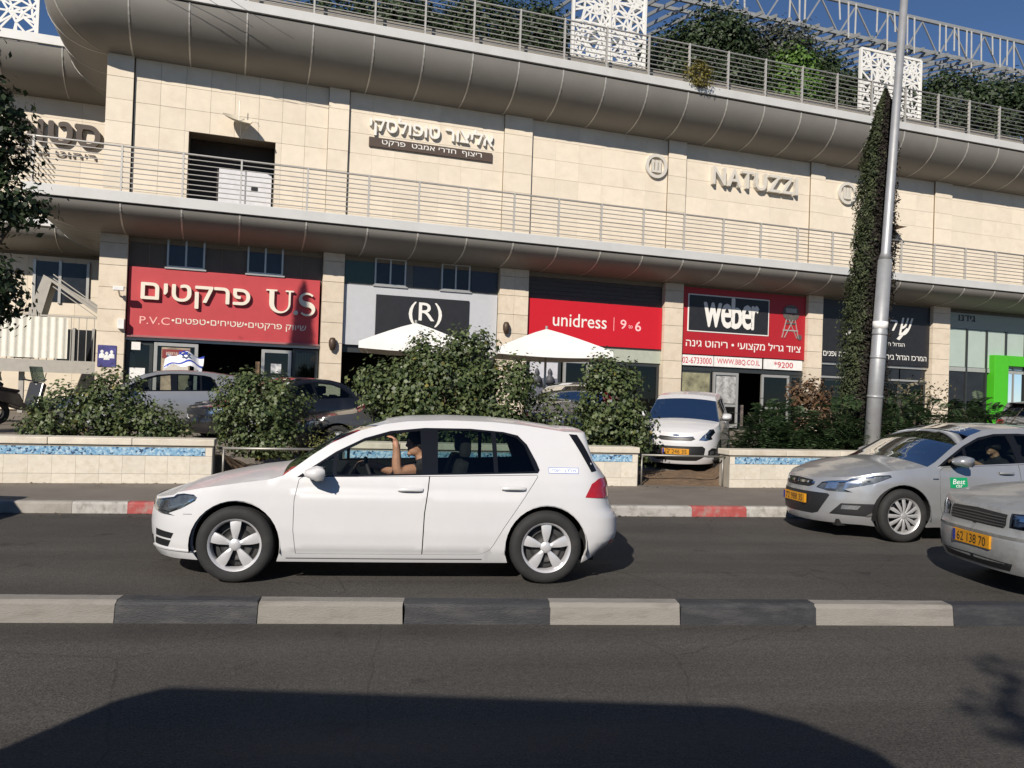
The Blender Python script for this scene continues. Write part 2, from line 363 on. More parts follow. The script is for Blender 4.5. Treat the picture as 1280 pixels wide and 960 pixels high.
def wheel_meshes(kind, r, rim, w=.205, mat=None):
    """tyre and rim meshes round the y axis, outer face towards -y"""
    key = (kind, r, rim, mat)
    if key in WM: return WM[key]
    t = MB(); h = w/2
    t.lathe([(rim, -h+.012), (rim+.012, -h), (rim+.035, -h-.002), (r-.05, -h-.006), (r-.022, -h+.004), (r-.006, -h+.024), (r, -h+.045), (r, -.03), (r-.007, -.028), (r-.007, -.022), (r, -.02),
             (r, .02), (r-.007, .022), (r-.007, .028), (r, .03), (r, h-.045), (r-.02, h-.004), (rim, h-.01)], 48, 'y')
    tm = t.me('tyre', TYRE, True)
    m = MB(); m.lathe([(rim-.02, -.02), (rim-.016, -h+.03), (rim-.006, -h+.012), (rim+.006, -h+.004), (rim+.007, -h+.014)], 48, 'y')
    y0 = -h+.022
    if kind == 'five':
        for k in range(5):
            a = R(90+72*k); q = MB(); i = len(m.v)
            for rad, hw, dy in [(.02, .016, .004), (.05, .017, .002), (.085, .026, -.001), (.125, .036, -.003), (.17, .042, -.001), (rim-.006, .044, .006)]:
                hw *= rim/.205; q.v += [(rad, y0+.03, -hw), (rad, y0+dy+.004, -hw), (rad, y0+dy-.003, 0), (rad, y0+dy+.004, hw), (rad, y0+.03, hw)]
            for j in range(5):
                for e in range(4): q.f.append((j*5+e, j*5+e+1, (j+1)*5+e+1, (j+1)*5+e))
            m.add(q.v, [f[::-1] for f in q.f]); m.xf(Matrix.Rotation(-a, 4, 'Y'), i)
    else:
        nsp = {'cap': 12, 'steel': 8, 'seven': 7}[kind]
        for k in range(nsp):
            a = 2*math.pi*k/nsp; i = len(m.v); hw0, hw1 = (.010, .024) if kind == 'cap' else (.016, .034)
            m.add([(.04, y0-.006, -hw0), (.04, y0-.012, 0), (.04, y0-.006, hw0), (rim*.55, y0-.012, -hw1*.9), (rim*.55, y0-.02, 0), (rim*.55, y0-.012, hw1*.9), (rim-.006, y0+.006, -hw1), (rim-.006, y0, 0), (rim-.006, y0+.006, hw1)],
                  [(1, 0, 3, 4), (2, 1, 4, 5), (4, 3, 6, 7), (5, 4, 7, 8)]); m.xf(Matrix.Rotation(a, 4, 'Y'), i)
    m.lathe([(.05, y0+.02), (.047, y0+.0), (.036, y0-.006), (.03, y0-.009), (.001, y0-.009)], 24, 'y')
    rm = m.me('rim', mat or RIMM, False)
    bm = bmesh.new(); bm.from_mesh(rm)
    for f in bm.faces: f.smooth = True
    for e in bm.edges: e.smooth = not (len(e.link_faces) == 2 and e.calc_face_angle(0) > .6)
    bmesh.ops.recalc_face_normals(bm, faces=[f for f in bm.faces if len(f.verts) == 3]); bm.to_mesh(rm); bm.free()
    d = MB(); d.lathe([(rim-.01, -h+.10), (.14, -h+.085), (.05, -h+.08), (.001, -h+.08)], 32, 'y')
    d.lathe([(.135, -h+.06), (.135, -h+.075), (.04, -h+.06), (.04, -h+.055)], 28, 'y'); dm = d.me('brake_disc', RIMD, True)
    b = MB()
    for k in range(5):
        a = R(54+72*k); b.lathe([(.009, y0-.02), (.009, y0-.008), (.001, y0-.022)], 8, 'y', (.047*math.cos(a), 0, .047*math.sin(a)))
    WM[key] = (tm, rm, dm); return WM[key]
WM = {}
def build_car(C, name, label, loc, yaw, paint, group=None, lod=2, cat='car', glass=None, plate=None):
    """C: shape numbers. Car coordinates: nose centre at x=0, rear at x=L, near side -y. Returns the parent Empty (origin at the nose centre on the ground)"""
    root = thing(name, label, cat, loc, yaw, group)
    s = Shell(C['L'], C['W'], *C['plan'], C['side'], C['nose'], C['tail'], C.get('taper', .03))
    U = s.U; glass = glass or CGLASS; res = .06 if lod > 1 else .1; br = .035 if lod > 1 else .07
    top = s.pts(C['top']); xf, xr, wr = C['xf'], C['xr'], C['wr']
    ar = C['ar']; cf, cr = (s.ux(xf), C['az']), (s.ux(xr), C['az'])
    zb = C['zb']
    def arch(c, r):
        a = math.degrees(math.asin(min(1, max(-1, (zb-c[1])/r)))); return circ(c, r, 180-a, a)
    ab = C['bottom']
    out = s.pts(ab[0])+arch(cf, ar)+[(p) for p in s.pts(ab[1])]+arch(cr, ar)+s.pts(ab[2])
    outer = out+top[::-1]
    dlo = s.pts(C['dlo']); doors = [s.pts(d) for d in C['doors']] if lod > 1 else []
    holes = [dlo]+doors+[s.pts(h) for h in C.get('holes', [])]+([s.pts(C['rearwin'])] if C.get('rearwin') else [])
    # body skin, both halves
    body = panel_obj('body', [s.panel([outer]+holes, 0, .02, res, br, f) for f in (False, True)], paint, root)
    # dark inner skin so gaps and openings read dark
    inner = [(u, z) for u, z in outer]
    panel_obj('inner_skin', [s.panel([inner]+[dlo]+([s.pts(C['rearwin'])] if C.get('rearwin') else []), -.03, 0, .12, .08, f) for f in (False, True)], LINER, body)
    # doors
    for f in (False, True):
        for i, d in enumerate(doors):
            g = .0045; A = np.array(d); n = len(A); ins = []
            ar_ = sum(A[k-1][0]*A[k][1]-A[k][0]*A[k-1][1] for k in range(n)); sg = 1 if ar_ > 0 else -1
            for k in range(n):
                e1 = A[k]-A[k-1]; e2 = A[(k+1) % n]-A[k]; n1 = np.array([-e1[1], e1[0]])*sg/np.hypot(*e1); n2 = np.array([-e2[1], e2[0]])*sg/np.hypot(*e2)
                b = n1+n2; ins.append(tuple(A[k]+b*g/max(.3, b.dot(n1))))
            do = panel_obj('door', [s.panel([ins], 0, .02, res, br, f)], paint, root)
            hx, hz = C['handles'][i]; u = s.ux(hx)
            h = MB(); hl = .105
            for k in range(9):
                t = k/8; p = s.S((-1 if f else 1)*(u+(t-.5)*2*hl), hz+.004*math.sin(t*3.14), .018+.022*math.sin(t*3.14)**.5)
                h.v += [tuple(p+np.array([0, 0, q])) for q in (-.013, -.002, .014)]; p2 = s.S((-1 if f else 1)*(u+(t-.5)*2*hl), hz, .002); h.v += [tuple(p2+np.array([0, 0, .015])), tuple(p2+np.array([0, 0, -.014]))]
            for k in range(8):
                for e in range(5): h.f.append((k*5+e, k*5+(e+1) % 5, k*5+5+(e+1) % 5, k*5+5+e))
            h.build('handle', paint, do, True)
            panel_obj('handle_recess', [s.panel([[(u+.085*math.cos(q*.3), hz-.006+.021*math.sin(q*.3)) for q in range(21)]], .0015, 0, .05, .03, f)], M('handle_recess', (.25, .25, .26), .5), do)
    # ruled top: hood, windscreen, roof (rear window, boot lid)
    dt = dens(top, .05)[:-1] if False else None
    line = []
    for i in range(len(top)-1):
        a, b = top[i], top[i+1]; k = max(1, int(math.ceil(math.hypot(b[0]-a[0], b[1]-a[1])/br)))
        line += [(a[0]+(b[0]-a[0])*j/k, a[1]+(b[1]-a[1])*j/k) for j in range(k)]
    line.append(top[-1]); LN = np.array(line); PL = s.S(LN[:, 0], LN[:, 1]); PR = PL*np.array([1, -1, 1])
    tg = np.gradient(PL[:, [0, 2]], axis=0); k = np.ones(5)/5
    tg = np.stack([np.convolve(np.pad(tg[:, i], 2, 'edge'), k, 'valid') for i in (0, 1)], 1); tg /= np.linalg.norm(tg, axis=1)[:, None]+1e-9
    nrm = np.stack([-tg[:, 1], np.zeros(len(tg)), tg[:, 0]], 1); 
    wdt = np.clip(np.abs(PL[:, 1])/s.W*1.5, 0, 1)
    cu = [s.pt(c)[0] for c in C['crownu']]; crown = np.interp(LN[:, 0], cu, [c for c in C['crown']])*wdt
    V = np.linspace(-1, 1, 15 if lod > 1 else 9); V = np.sign(V)*np.abs(V)**.85
    G = PL[:, None]*(1-V[None, :, None])/2+PR[:, None]*(1+V[None, :, None])/2+nrm[:, None]*crown[:, None, None]*(1-V[None, :, None]**2)
    def strip(nm, u0, u1, mat, parent, v0=0, v1=None, lift=0., band=None, smooth=True):
        idx = [i for i in range(len(LN)) if u0-1e-6 <= LN[i, 0] <= u1+1e-6]; v1 = v1 or len(V)-1
        g = G[idx][:, v0:v1+1]+nrm[idx][:, None]*lift; a, b = g.shape[:2]
        return mesh(nm, g.reshape(-1, 3), [(i*b+j, i*b+j+1, (i+1)*b+j+1, (i+1)*b+j) for i in range(a-1) for j in range(b-1)], mat, smooth)
    for nm, x0, x1, mt in C['tops']:
        u0, u1 = s.pt(x0)[0], s.pt(x1)[0]
        link(nm, strip(nm, u0, u1, glass if mt == 'glass' else (BLK if mt == 'black' else paint), root), root)
    # glasshouse: gloss-black frame with panes
    wins = [s.pts(q) for q in C['wins']]
    for f in (False, True):
        panel_obj('window_frame', [s.panel([dlo]+wins, -.003, .01, .1, br, f)], GBLK, root)
        for i, q in enumerate(wins):
            panel_obj('window', [s.panel([q], -.008, 0, .1, br, f)], C.get('wglass', [glass]*9)[i], root)
    if C.get('rearwin'):
        q = s.pts(C['rearwin']); panel_obj('rear_window', [s.panel([q], -.004, 0, .1, br, f) for f in (False, True)], CGLASSD, root)
    # wheels in dark arches
    tm, rm, dm = wheel_meshes(C.get('wheel', 'five'), wr, C['rim'], mat=C.get('rimmat'))
    for x in (xf, xr):
        for sg in (-1, 1):
            a = MB(); n = 20; yo, yi = sg*(s.W-.015), sg*(s.W-.34)
            for k in range(n+1):
                t = math.pi*1.12*k/n-.19; c_, s_ = math.cos(t)*(ar+.006), math.sin(t)*(ar+.006); a.v += [(x+c_, yo, C['az']+s_), (x+c_, yi, C['az']+s_)]
            a.f = [(2*k, 2*k+1, 2*k+3, 2*k+2) for k in range(n)]; a.f.append(tuple(2*k+1 for k in range(n+1)))
            a.build('wheel_arch', LINER, root)
            wo = link('wheel', tm, root, (x, sg*(s.W-.115), wr), (0, 0, 0 if sg < 0 else math.pi)); link('rim', rm, wo); link('brake_disc', dm, wo)
    # floor pan
    b = MB(); b.box(.25, s.L-.25, -s.W+.32, s.W-.32, zb-.02, zb+.06); b.box(xf+ar+.03, xr-ar-.03, -s.W+.13, s.W-.13, zb-.005, zb+.05); b.build('underbody', LINER, root)
    # cabin
    if lod > 0:
        cb = C['cabin']                         # firewall x, rear x, belt z
        d = MB(); d.box(cb[0]-.05, cb[0]+.28, -s.W+.16, s.W-.16, .5, cb[2]-.06); d.box(cb[0]-.02, cb[0]+.22, -s.W+.17, s.W-.17, cb[2]-.06, cb[2]-.0); d.box(cb[0]+.1, cb[1], -s.W+.12, s.W-.12, .28, .34); d.build('dashboard', CABIN, root, bevel=.03)
        for sy in (-1, 1):
            x = cb[0]+.95; y = sy*.37
            seat = MB(); seat.box(x-.3, x+.2, y-.24, y+.24, .35, .50); seat.prism([(x+.12, .48), (x+.26, .46), (x+.42, cb[2]+.12), (x+.30, cb[2]+.13)], y-.23, y+.23); so = seat.build('seat', SEAT, root, bevel=.045)
            hr = MB(); hr.box(x+.33, x+.43, y-.12, y+.12, cb[2]+.15, cb[2]+.33); hr.build('headrest', SEAT, so, bevel=.04)
        seat = MB(); x = cb[0]+1.85; seat.box(x-.3, x+.2, -.62, .62, .35, .52); seat.prism([(x+.12, .5), (x+.28, .48), (x+.42, cb[2]-.02), (x+.31, cb[2]-.01)], -.62, .62); so = seat.build('rear_seat', SEAT, root, bevel=.04)
        for y in (-.38, .38):
            hr = MB(); hr.box(x+.33, x+.42, y-.12, y+.12, cb[2]-.01, cb[2]+.13); hr.build('headrest', SEAT, so, bevel=.035)
        st = MB(); n = 24; c0 = Vector((cb[0]+.50, C.get('wheely', -.37), cb[2]-.05)); ax = Vector((1, 0, .42)).normalized(); e1 = Vector((0, 1, 0)); e2 = ax.cross(e1)
        st.tube([c0+(e1*math.cos(2*math.pi*k/n)+e2*math.sin(2*math.pi*k/n))*.185 for k in range(n+1)], .016, 8, False); st.tube([c0-e1*.17, c0-ax*.02, c0+e1*.17], .02, 6); st.tube([c0, c0-ax*.3], .03, 6); st.build('steering_wheel', CABIN, root, True)
    # mirrors
    for f in (False, True):
        mx, mz = C['mirror']; p = s.S((-1 if f else 1)*s.ux(mx), mz); sg = 1 if f else -1
        b = MB(); q = []
        for yy, k, dx in ((.045, .50, .0), (.07, .92, .0), (.13, 1.0, .01), (.19, .95, .02), (.225, .70, .035)):
            hgt, dep = .062*k*C.get('mk', 1), .105*k*C.get('mk', 1)
            for t in range(12):
                a = 2*math.pi*t/12; ca, sa = math.cos(a), math.sin(a); b.v.append((p[0]+dx+min(.055, dep*math.copysign(abs(ca)**.8, ca)), p[1]+sg*yy, mz+.05+hgt*math.copysign(abs(sa)**.8, sa)*(1 if ca > -.2 else .72)))
        for i in range(4):
            for j in range(12): q.append((i*12+j, i*12+(j+1) % 12, (i+1)*12+(j+1) % 12, (i+1)*12+j)[::1 if f else -1])
        b.f = q+[tuple(range(12))[::-1 if f else 1], tuple(range(48, 60))[::1 if f else -1]]
        mo = b.build('mirror', C.get('mirrormat', paint), root, True)
        t = MB(); t.box(p[0]-.03, p[0]+.05, min(p[1]-sg*.02, p[1]+sg*.09), max(p[1]-sg*.02, p[1]+sg*.09), mz-.02, mz+.015); t.build('mirror_foot', BLK, mo, bevel=.008)
        t = MB(); t.box(p[0]+.07, p[0]+.078, *sorted((p[1]+sg*.075, p[1]+sg*.215)), mz-.01, mz+.105); t.build('mirror_glass', CHROME, mo)
    # lamps, grilles, trims: (name, side rule, loop, offset, material, thickness)
    for nm, rule, lp, off, mt, tk in C['extras']:
        l2 = s.pts(lp)
        if rule == 'both':
            for f in (False, True): panel_obj(nm, [s.panel([l2], off, tk, .05, .03, f)], mt, root)
        elif rule == 'near': panel_obj(nm, [s.panel([l2], off, tk, .05, .03)], mt, root)
        elif rule == 'mid': panel_obj(nm, [s.panel([l2], off, tk, .05, .03, f) for f in (False, True)], mt, root)
    # number plates
    for end, (z, txt) in (plate or {}).items():
        hw, hh = .26, .056; u0 = 0 if end == 'front' else U
        P = s.S(u0, z); po = MB(); sg = -1 if end == 'front' else 1
        P2 = s.S(s.un(hw) if end == 'front' else s.ut(hw), z); xo = min(P[0], P2[0])-.012 if sg < 0 else max(P[0], P2[0])+.012
        po.box(min(xo, xo-sg*.03), max(xo, xo-sg*.03), -hw, hw, z-hh, z+hh); pl = po.build('number_plate', YPL, root, bevel=.004)
        e = MB(); e.box(xo+sg*.0005-.001, xo+sg*.0005+.001, *( (hw-.045, hw-.008) if sg < 0 else (-hw+.008, -hw+.045)), z-hh+.006, z+hh-.006); e.build('plate_blue_band', M('plate_blue', (.01, .03, .22), .5), pl)
        t = put_text(txt, pl, 0, 0, 0, .40, .078, INK, name='plate_number', split=False); tag(t, kind='stuff'); t.rotation_euler = (0, 0, -math.pi/2*(-sg) if False else (-math.pi/2 if sg < 0 else math.pi/2)); t.location = (xo+sg*.003, -.012 if sg < 0 else .012, z)
    root['U'] = U
    return root, s
# white hatchback, traced from its side view
WPAINT = M('white_paint', (.54, .54, .545), .30, var=.015, coat=.4, dirt=(.62, .60, .56), dscale=2.5, damt=.25)
GX = .86
def gx(px): return (px-291)/149+GX
def gz(py): return (731-py)/149
GOLF = dict(L=4.22, W=.895, plan=(.80, 2.35, .50, 3.6), taper=.04,
  side=[(.15, .075), (.20, .05), (.26, .03), (.30, .012), (.45, .0), (.66, .006), (.755, .014), (.775, .026), (.86, .042), (.92, .062), (1.0, .09), (1.2, .175), (1.33, .25), (1.40, .31), (1.46, .40)],
  nose=[(.14, .09), (.2, .035), (.3, .012), (.42, .0), (.52, .006), (.6, .022), (.66, .045), (.70, .075), (.74, .13), (.9, .3)],
  tail=[(.16, .46), (.25, .22), (.33, .04), (.40, .0), (.58, .0), (.62, .05), (.70, .085), (.86, .10), (.93, .13), (1.0, .185), (1.2, .36), (1.33, .48), (1.38, .53)],
  top=[('n', 0, .635), ('n', .3, .640), ('n', .55, .665), ('n', .72, .70), (.34, .730), (.6, .785), (.9, .833), (1.12, .863), (1.22, .893), (1.32, .968), (1.45, 1.070), (1.60, 1.172), (1.84, 1.285), (2.05, 1.345), (2.25, 1.374), (2.6, 1.392), (3.0, 1.388), (3.3, 1.366), (3.55, 1.335), (3.66, 1.32), ('t', .78, 1.312), ('t', .6, 1.318), ('t', .4, 1.325), ('t', 0, 1.33)],
  crownu=[('n', 0, 0), (.3, 0), (.9, 0), (1.25, 0), (1.5, 0), (1.9, 0), (2.3, 0), (3.2, 0), ('t', 0, 0)], crown=[.0, .03, .065, .065, .03, .025, .03, .032, .02],
  tops=[('hood', ('n', 0, 0), (1.22, 0), 'paint'), ('windscreen', (1.22, 0), (2.05, 0), 'glass'), ('roof', (2.05, 0), ('t', 0, 0), 'paint')],
  xf=GX, xr=GX+2.62, wr=.318, rim=.212, ar=.362, az=.318, zb=.175,
  bottom=([('n', 0, .165), ('n', .4, .165), ('n', .75, .17), (.4, .175)], [(1.3, .175), (2.9, .175)], [(3.95, .23), ('t', .55, .25), ('t', 0, .25)]),
  dlo=[(1.335, .885), (1.43, .955), (1.65, 1.105), (1.88, 1.222), (2.1, 1.288), (2.4, 1.322), (2.8, 1.326), (3.1, 1.305), (3.23, 1.278), (3.31, 1.20), (3.39, 1.05), (3.415, .985), (3.40, .957), (2.45, .925)],
  wins=[[(1.66, .912), (1.665, 1.085), (1.88, 1.198), (2.1, 1.264), (2.36, 1.296), (2.39, .936)], [(1.40, .90), (1.63, .91), (1.63, 1.065), (1.47, .965)], [(2.52, .94), (2.515, 1.304), (2.8, 1.308), (2.99, 1.297), (3.01, .957)], [(3.045, .958), (3.03, 1.295), (3.1, 1.288), (3.215, 1.258), (3.285, 1.19), (3.375, .974)]],
  doors=[[(1.35, .245), (1.325, .45), (1.325, .70), (1.355, .87), (1.39, .893), (2.45, .917), (2.44, .80), (2.415, .60), (2.405, .245)],
         [(2.405, .245), (2.415, .60), (2.44, .80), (2.45, .917), (3.39, .945), (3.40, .93), (3.30, .78), (3.10, .48), (3.02, .34), (2.98, .285), (2.92, .255), (2.85, .245)]],
  handles=[(2.29, .80), (3.18, .825)], mirror=(1.50, .885), cabin=(1.45, 3.6, .90),
  rearwin=[('t', 0, .985), ('t', .5, .985), ('t', .80, 1.0), ('t', .84, 1.02), ('t', .80, 1.2), ('t', .74, 1.285), ('t', 0, 1.295)],
  extras=[])
GOLF['holes'] = [[('n', .40, .585), ('n', .52, .553), ('n', .64, .535), ('n', .76, .535), (.28, .55), (.40, .60), (.52, .67), (.535, .70), (.50, .722), (.40, .724), (.33, .712), ('n', .73, .688), ('n', .60, .658), ('n', .46, .632)]]
HL = GOLF['holes'][0]
CGLEAR = GLASS('clear_glass', (.85, .88, .86), 1.3, 1.0)
GOLF['wglass'] = [CGLEAR, CGLASS, CGLASS, CGLASS]
GOLF['extras'] = [
  ('headlight', 'both', HL, .001, LAMP, .0), ('headlight_housing', 'both', HL, -.028, LAMPD, 0),
  ('headlight_reflector', 'both', [('n', .50, .585), ('n', .60, .58), ('n', .62, .63), ('n', .52, .625)], -.014, LAMPIN, .012),
  ('headlight_reflector', 'both', [('n', .68, .585), ('n', .79, .59), ('n', .80, .64), ('n', .70, .635)], -.014, LAMPIN, .012),
  ('lamp_strip', 'both', [('n', .52, .562), ('n', .74, .548), (.28, .565), (.40, .618), (.50, .68), (.487, .685), (.39, .63), (.27, .578), ('n', .73, .56), ('n', .53, .572)], -.012, CHROME, .006),
  ('grille', 'mid', [(*('n', 0), .585), ('n', .42, .58), ('n', .44, .635), ('n', 0, .645)], .002, GBLK, .0),
  ('lower_grille', 'mid', [('n', 0, .22), ('n', .42, .22), ('n', .48, .33), ('n', 0, .33)], .002, BLK, .0),
  ('fog_intake', 'both', [('n', .56, .345), ('n', .735, .34), ('n', .755, .39), ('n', .57, .405)], .002, BLK, 0),
  ('fog_intake', 'both', [('n', .52, .265), ('n', .70, .265), ('n', .735, .325), ('n', .56, .33)], .002, BLK, 0),
  ('front_lip', 'both', [('n', .45, .235), ('n', .84, .245), ('n', .845, .255), ('n', .45, .248)], .012, WPAINT, .012),
  ('tail_lamp', 'both', [(3.82, .76), (3.89, .875), (3.97, .91), ('t', .83, .92), ('t', .50, .915), ('t', .50, .76), ('t', .83, .75)], .004, REDL, .012),
  ('rear_quarter_trim', 'both', [(3.70, 1.302), (3.78, 1.297), (3.99, .985), (3.90, .975)], .003, GBLK, .0),
  ('rear_reflector', 'both', [('t', .78, .335), ('t', .60, .335), ('t', .60, .365), ('t', .77, .37)], .004, REDL, .0),
  ('fuel_flap_line', 'near', [(3.5, .6), (3.501, .6), (3.501, .601)], -.05, LINER, 0),
  ('sill_strip', 'both', [(1.27, .205), (2.92, .205), (2.92, .212), (1.27, .212)], .0015, M('sill_gap', (.1, .1, .1), .6), 0),
  ('bumper_seam', 'both', [(.42, .555), (.50, .56), (.50, .5635), (.42, .5585)], .0012, LINER, 0)]
GOLF['extras'] = [e for e in GOLF['extras'] if e[0] != 'fuel_flap_line']
def car_spec(base, **k):
    c = dict(base); c.update(k); return c
PLACE = lambda C, wx, wy, yaw: (wx-((C['xf'])*math.cos(yaw)+(C['W']-.01)*math.sin(yaw)), wy-(C['xf']*math.sin(yaw)-(C['W']-.01)*math.cos(yaw)), 0)
SILVER = M('silver_paint', (.40, .41, .42), .28, .55, var=.05, scale=3, coat=.6, dirt=(.34, .33, .31), dscale=2, damt=.35)
GREYP = M('dull_grey_paint', (.30, .31, .31), .38, .35, var=.10, scale=3, coat=.3, dirt=(.17, .16, .145), dscale=5, damt=.7)
BLACKP = M('black_paint', (.012, .012, .013), .2, var=.1, coat=.7, dirt=(.05, .045, .04), dscale=2, damt=.4)
DGREYP = M('charcoal_paint', (.05, .05, .05), .26, .3, var=.1, coat=.6, dirt=(.09, .085, .075), dscale=2, damt=.4)
DBLUEP = M('dark_blue_paint', (.012, .018, .045), .22, .2, var=.1, coat=.6)
SILVP2 = M('light_silver_paint', (.30, .305, .31), .28, .5, var=.05, coat=.6)
# silver family hatchback (front three-quarter view)
ASTRA = dict(L=4.42, W=.907, plan=(1.05, 2.15, .6, 2.8), taper=.04,
  side=[(.15, .07), (.22, .04), (.30, .012), (.45, .0), (.70, .004), (.80, .02), (.90, .045), (.97, .07), (1.2, .17), (1.36, .26), (1.44, .33), (1.5, .42)],
  nose=[(.14, .07), (.2, .03), (.26, .01), (.36, .0), (.5, .008), (.62, .03), (.70, .06), (.76, .11), (.82, .2), (.95, .35)],
  tail=[(.16, .16), (.25, .06), (.34, .015), (.46, .0), (.6, .01), (.66, .05), (.8, .06), (.95, .10), (1.05, .15), (1.36, .38), (1.42, .42)],
  top=[('n', 0, .715), ('n', .3, .72), ('n', .55, .745), ('n', .74, .785), (.62, .83), (.85, .872), (1.1, .90), (1.28, .925), (1.40, .985), (1.7, 1.175), (2.0, 1.32), (2.2, 1.382), (2.4, 1.41), (2.8, 1.425), (3.2, 1.41), (3.55, 1.375), ('t', .65, 1.36), ('t', .4, 1.37), ('t', 0, 1.375)],
  crownu=[('n', 0, 0), (.4, 0), (.9, 0), (1.28, 0), (1.6, 0), (2.0, 0), (2.4, 0), (3.2, 0), ('t', 0, 0)], crown=[.0, .05, .085, .075, .075, .06, .045, .045, .03],
  tops=[('hood', ('n', 0, 0), (1.28, 0), 'paint'), ('windscreen', (1.28, 0), (2.2, 0), 'glass'), ('roof', (2.2, 0), ('t', 0, 0), 'paint')],
  xf=.95, xr=.95+2.685, wr=.325, rim=.215, ar=.368, az=.33, zb=.18, wheel='cap', rimmat=M('hubcap_silver', (.5, .5, .5), .4, .5, var=.1),
  bottom=([('n', 0, .185), ('n', .4, .185), ('n', .75, .19), (.48, .19)], [(1.4, .185), (3.1, .185)], [(4.1, .24), ('t', .55, .25), ('t', 0, .25)]),
  dlo=[(1.42, .93), (1.56, 1.02), (1.85, 1.19), (2.1, 1.295), (2.35, 1.345), (2.7, 1.358), (3.1, 1.345), (3.4, 1.30), (3.6, 1.18), (3.66, 1.07), (3.55, 1.05), (2.5, .985)],
  wins=[[(1.86, .955), (1.86, 1.165), (2.1, 1.265), (2.35, 1.317), (2.52, 1.326), (2.56, .995)], [(1.48, .942), (1.82, .955), (1.82, 1.14), (1.6, 1.01)], [(2.66, 1.005), (2.64, 1.332), (3.1, 1.318), (3.36, 1.275), (3.55, 1.16), (3.60, 1.078), (3.5, 1.055)]],
  doors=[[(1.50, .26), (1.43, .45), (1.42, .70), (1.44, .88), (1.50, .925), (2.56, .975), (2.56, .80), (2.54, .60), (2.50, .26)],
         [(2.50, .26), (2.54, .60), (2.56, .80), (2.56, .975), (3.5, 1.03), (3.42, .85), (3.26, .62), (3.16, .42), (3.05, .30), (2.95, .26)]],
  handles=[(2.36, .865), (3.28, .91)], mirror=(1.66, .955), mk=1.15, cabin=(1.55, 3.7, .94), mirrormat=None)
ASTRA['mirrormat'] = SILVER
AH = [('n', .36, .605), ('n', .50, .575), ('n', .70, .582), (.30, .612), (.60, .705), (.80, .79), (.78, .815), (.60, .80), (.36, .75), ('n', .66, .725), ('n', .50, .70), ('n', .42, .675)]
ASTRA['holes'] = [AH]
ASTRA['extras'] = [('headlight', 'both', AH, .002, LAMP, 0), ('headlight_housing', 'both', AH, -.03, LAMPD, 0),
  ('headlight_reflector', 'both', [('n', .46, .60), ('n', .57, .595), ('n', .59, .69), ('n', .49, .685)], -.016, LAMPIN, .012),
  ('headlight_reflector', 'both', [('n', .63, .605), ('n', .75, .62), ('n', .75, .72), ('n', .65, .705)], -.016, LAMPIN, .012),
  ('headlight_brow', 'both', [('n', .45, .69), ('n', .66, .722), (.36, .748), (.60, .796), (.60, .78), (.36, .73), ('n', .66, .703), ('n', .47, .675)], -.012, CHROME, .01),
  ('grille', 'mid', [('n', 0, .60), ('n', .26, .605), ('n', .33, .635), ('n', .30, .69), ('n', 0, .705)], .003, BLK, 0),
  ('grille_bar', 'mid', [('n', 0, .642), ('n', .34, .652), ('n', .345, .672), ('n', 0, .675)], .012, CHROME, .012),
  ('emblem', 'mid', [('n', 0, .62), ('n', .03, .628), ('n', .043, .658), ('n', .03, .69), ('n', 0, .698)], .02, CHROME, .012),
  ('lower_grille', 'mid', [('n', 0, .275), ('n', .33, .275), ('n', .40, .30), ('n', .52, .525), ('n', .50, .545), ('n', 0, .545)], .003, BLK, 0),
  ('fog_pocket', 'both', [('n', .52, .30), ('n', .78, .30), ('n', .86, .45), ('n', .84, .46), ('n', .62, .44)], .003, BLK, 0),
  ('fog_lamp', 'both', [('n', .62, .37), ('n', .73, .375), ('n', .75, .425), ('n', .63, .42)], .012, LAMPIN, .01),
  ('fog_trim', 'both', [('n', .775, .30), ('n', .795, .30), ('n', .875, .455), ('n', .855, .455)], .01, CHROME, .008),
  ('model_script', 'near', [(1.33, .775), (1.41, .775), (1.41, .787), (1.33, .787)], .004, CHROME, .004),
  ('tail_lamp', 'both', [(4.0, .72), (4.05, .9), ('t', .6, .92), ('t', .5, .74)], .004, REDL, .01)]
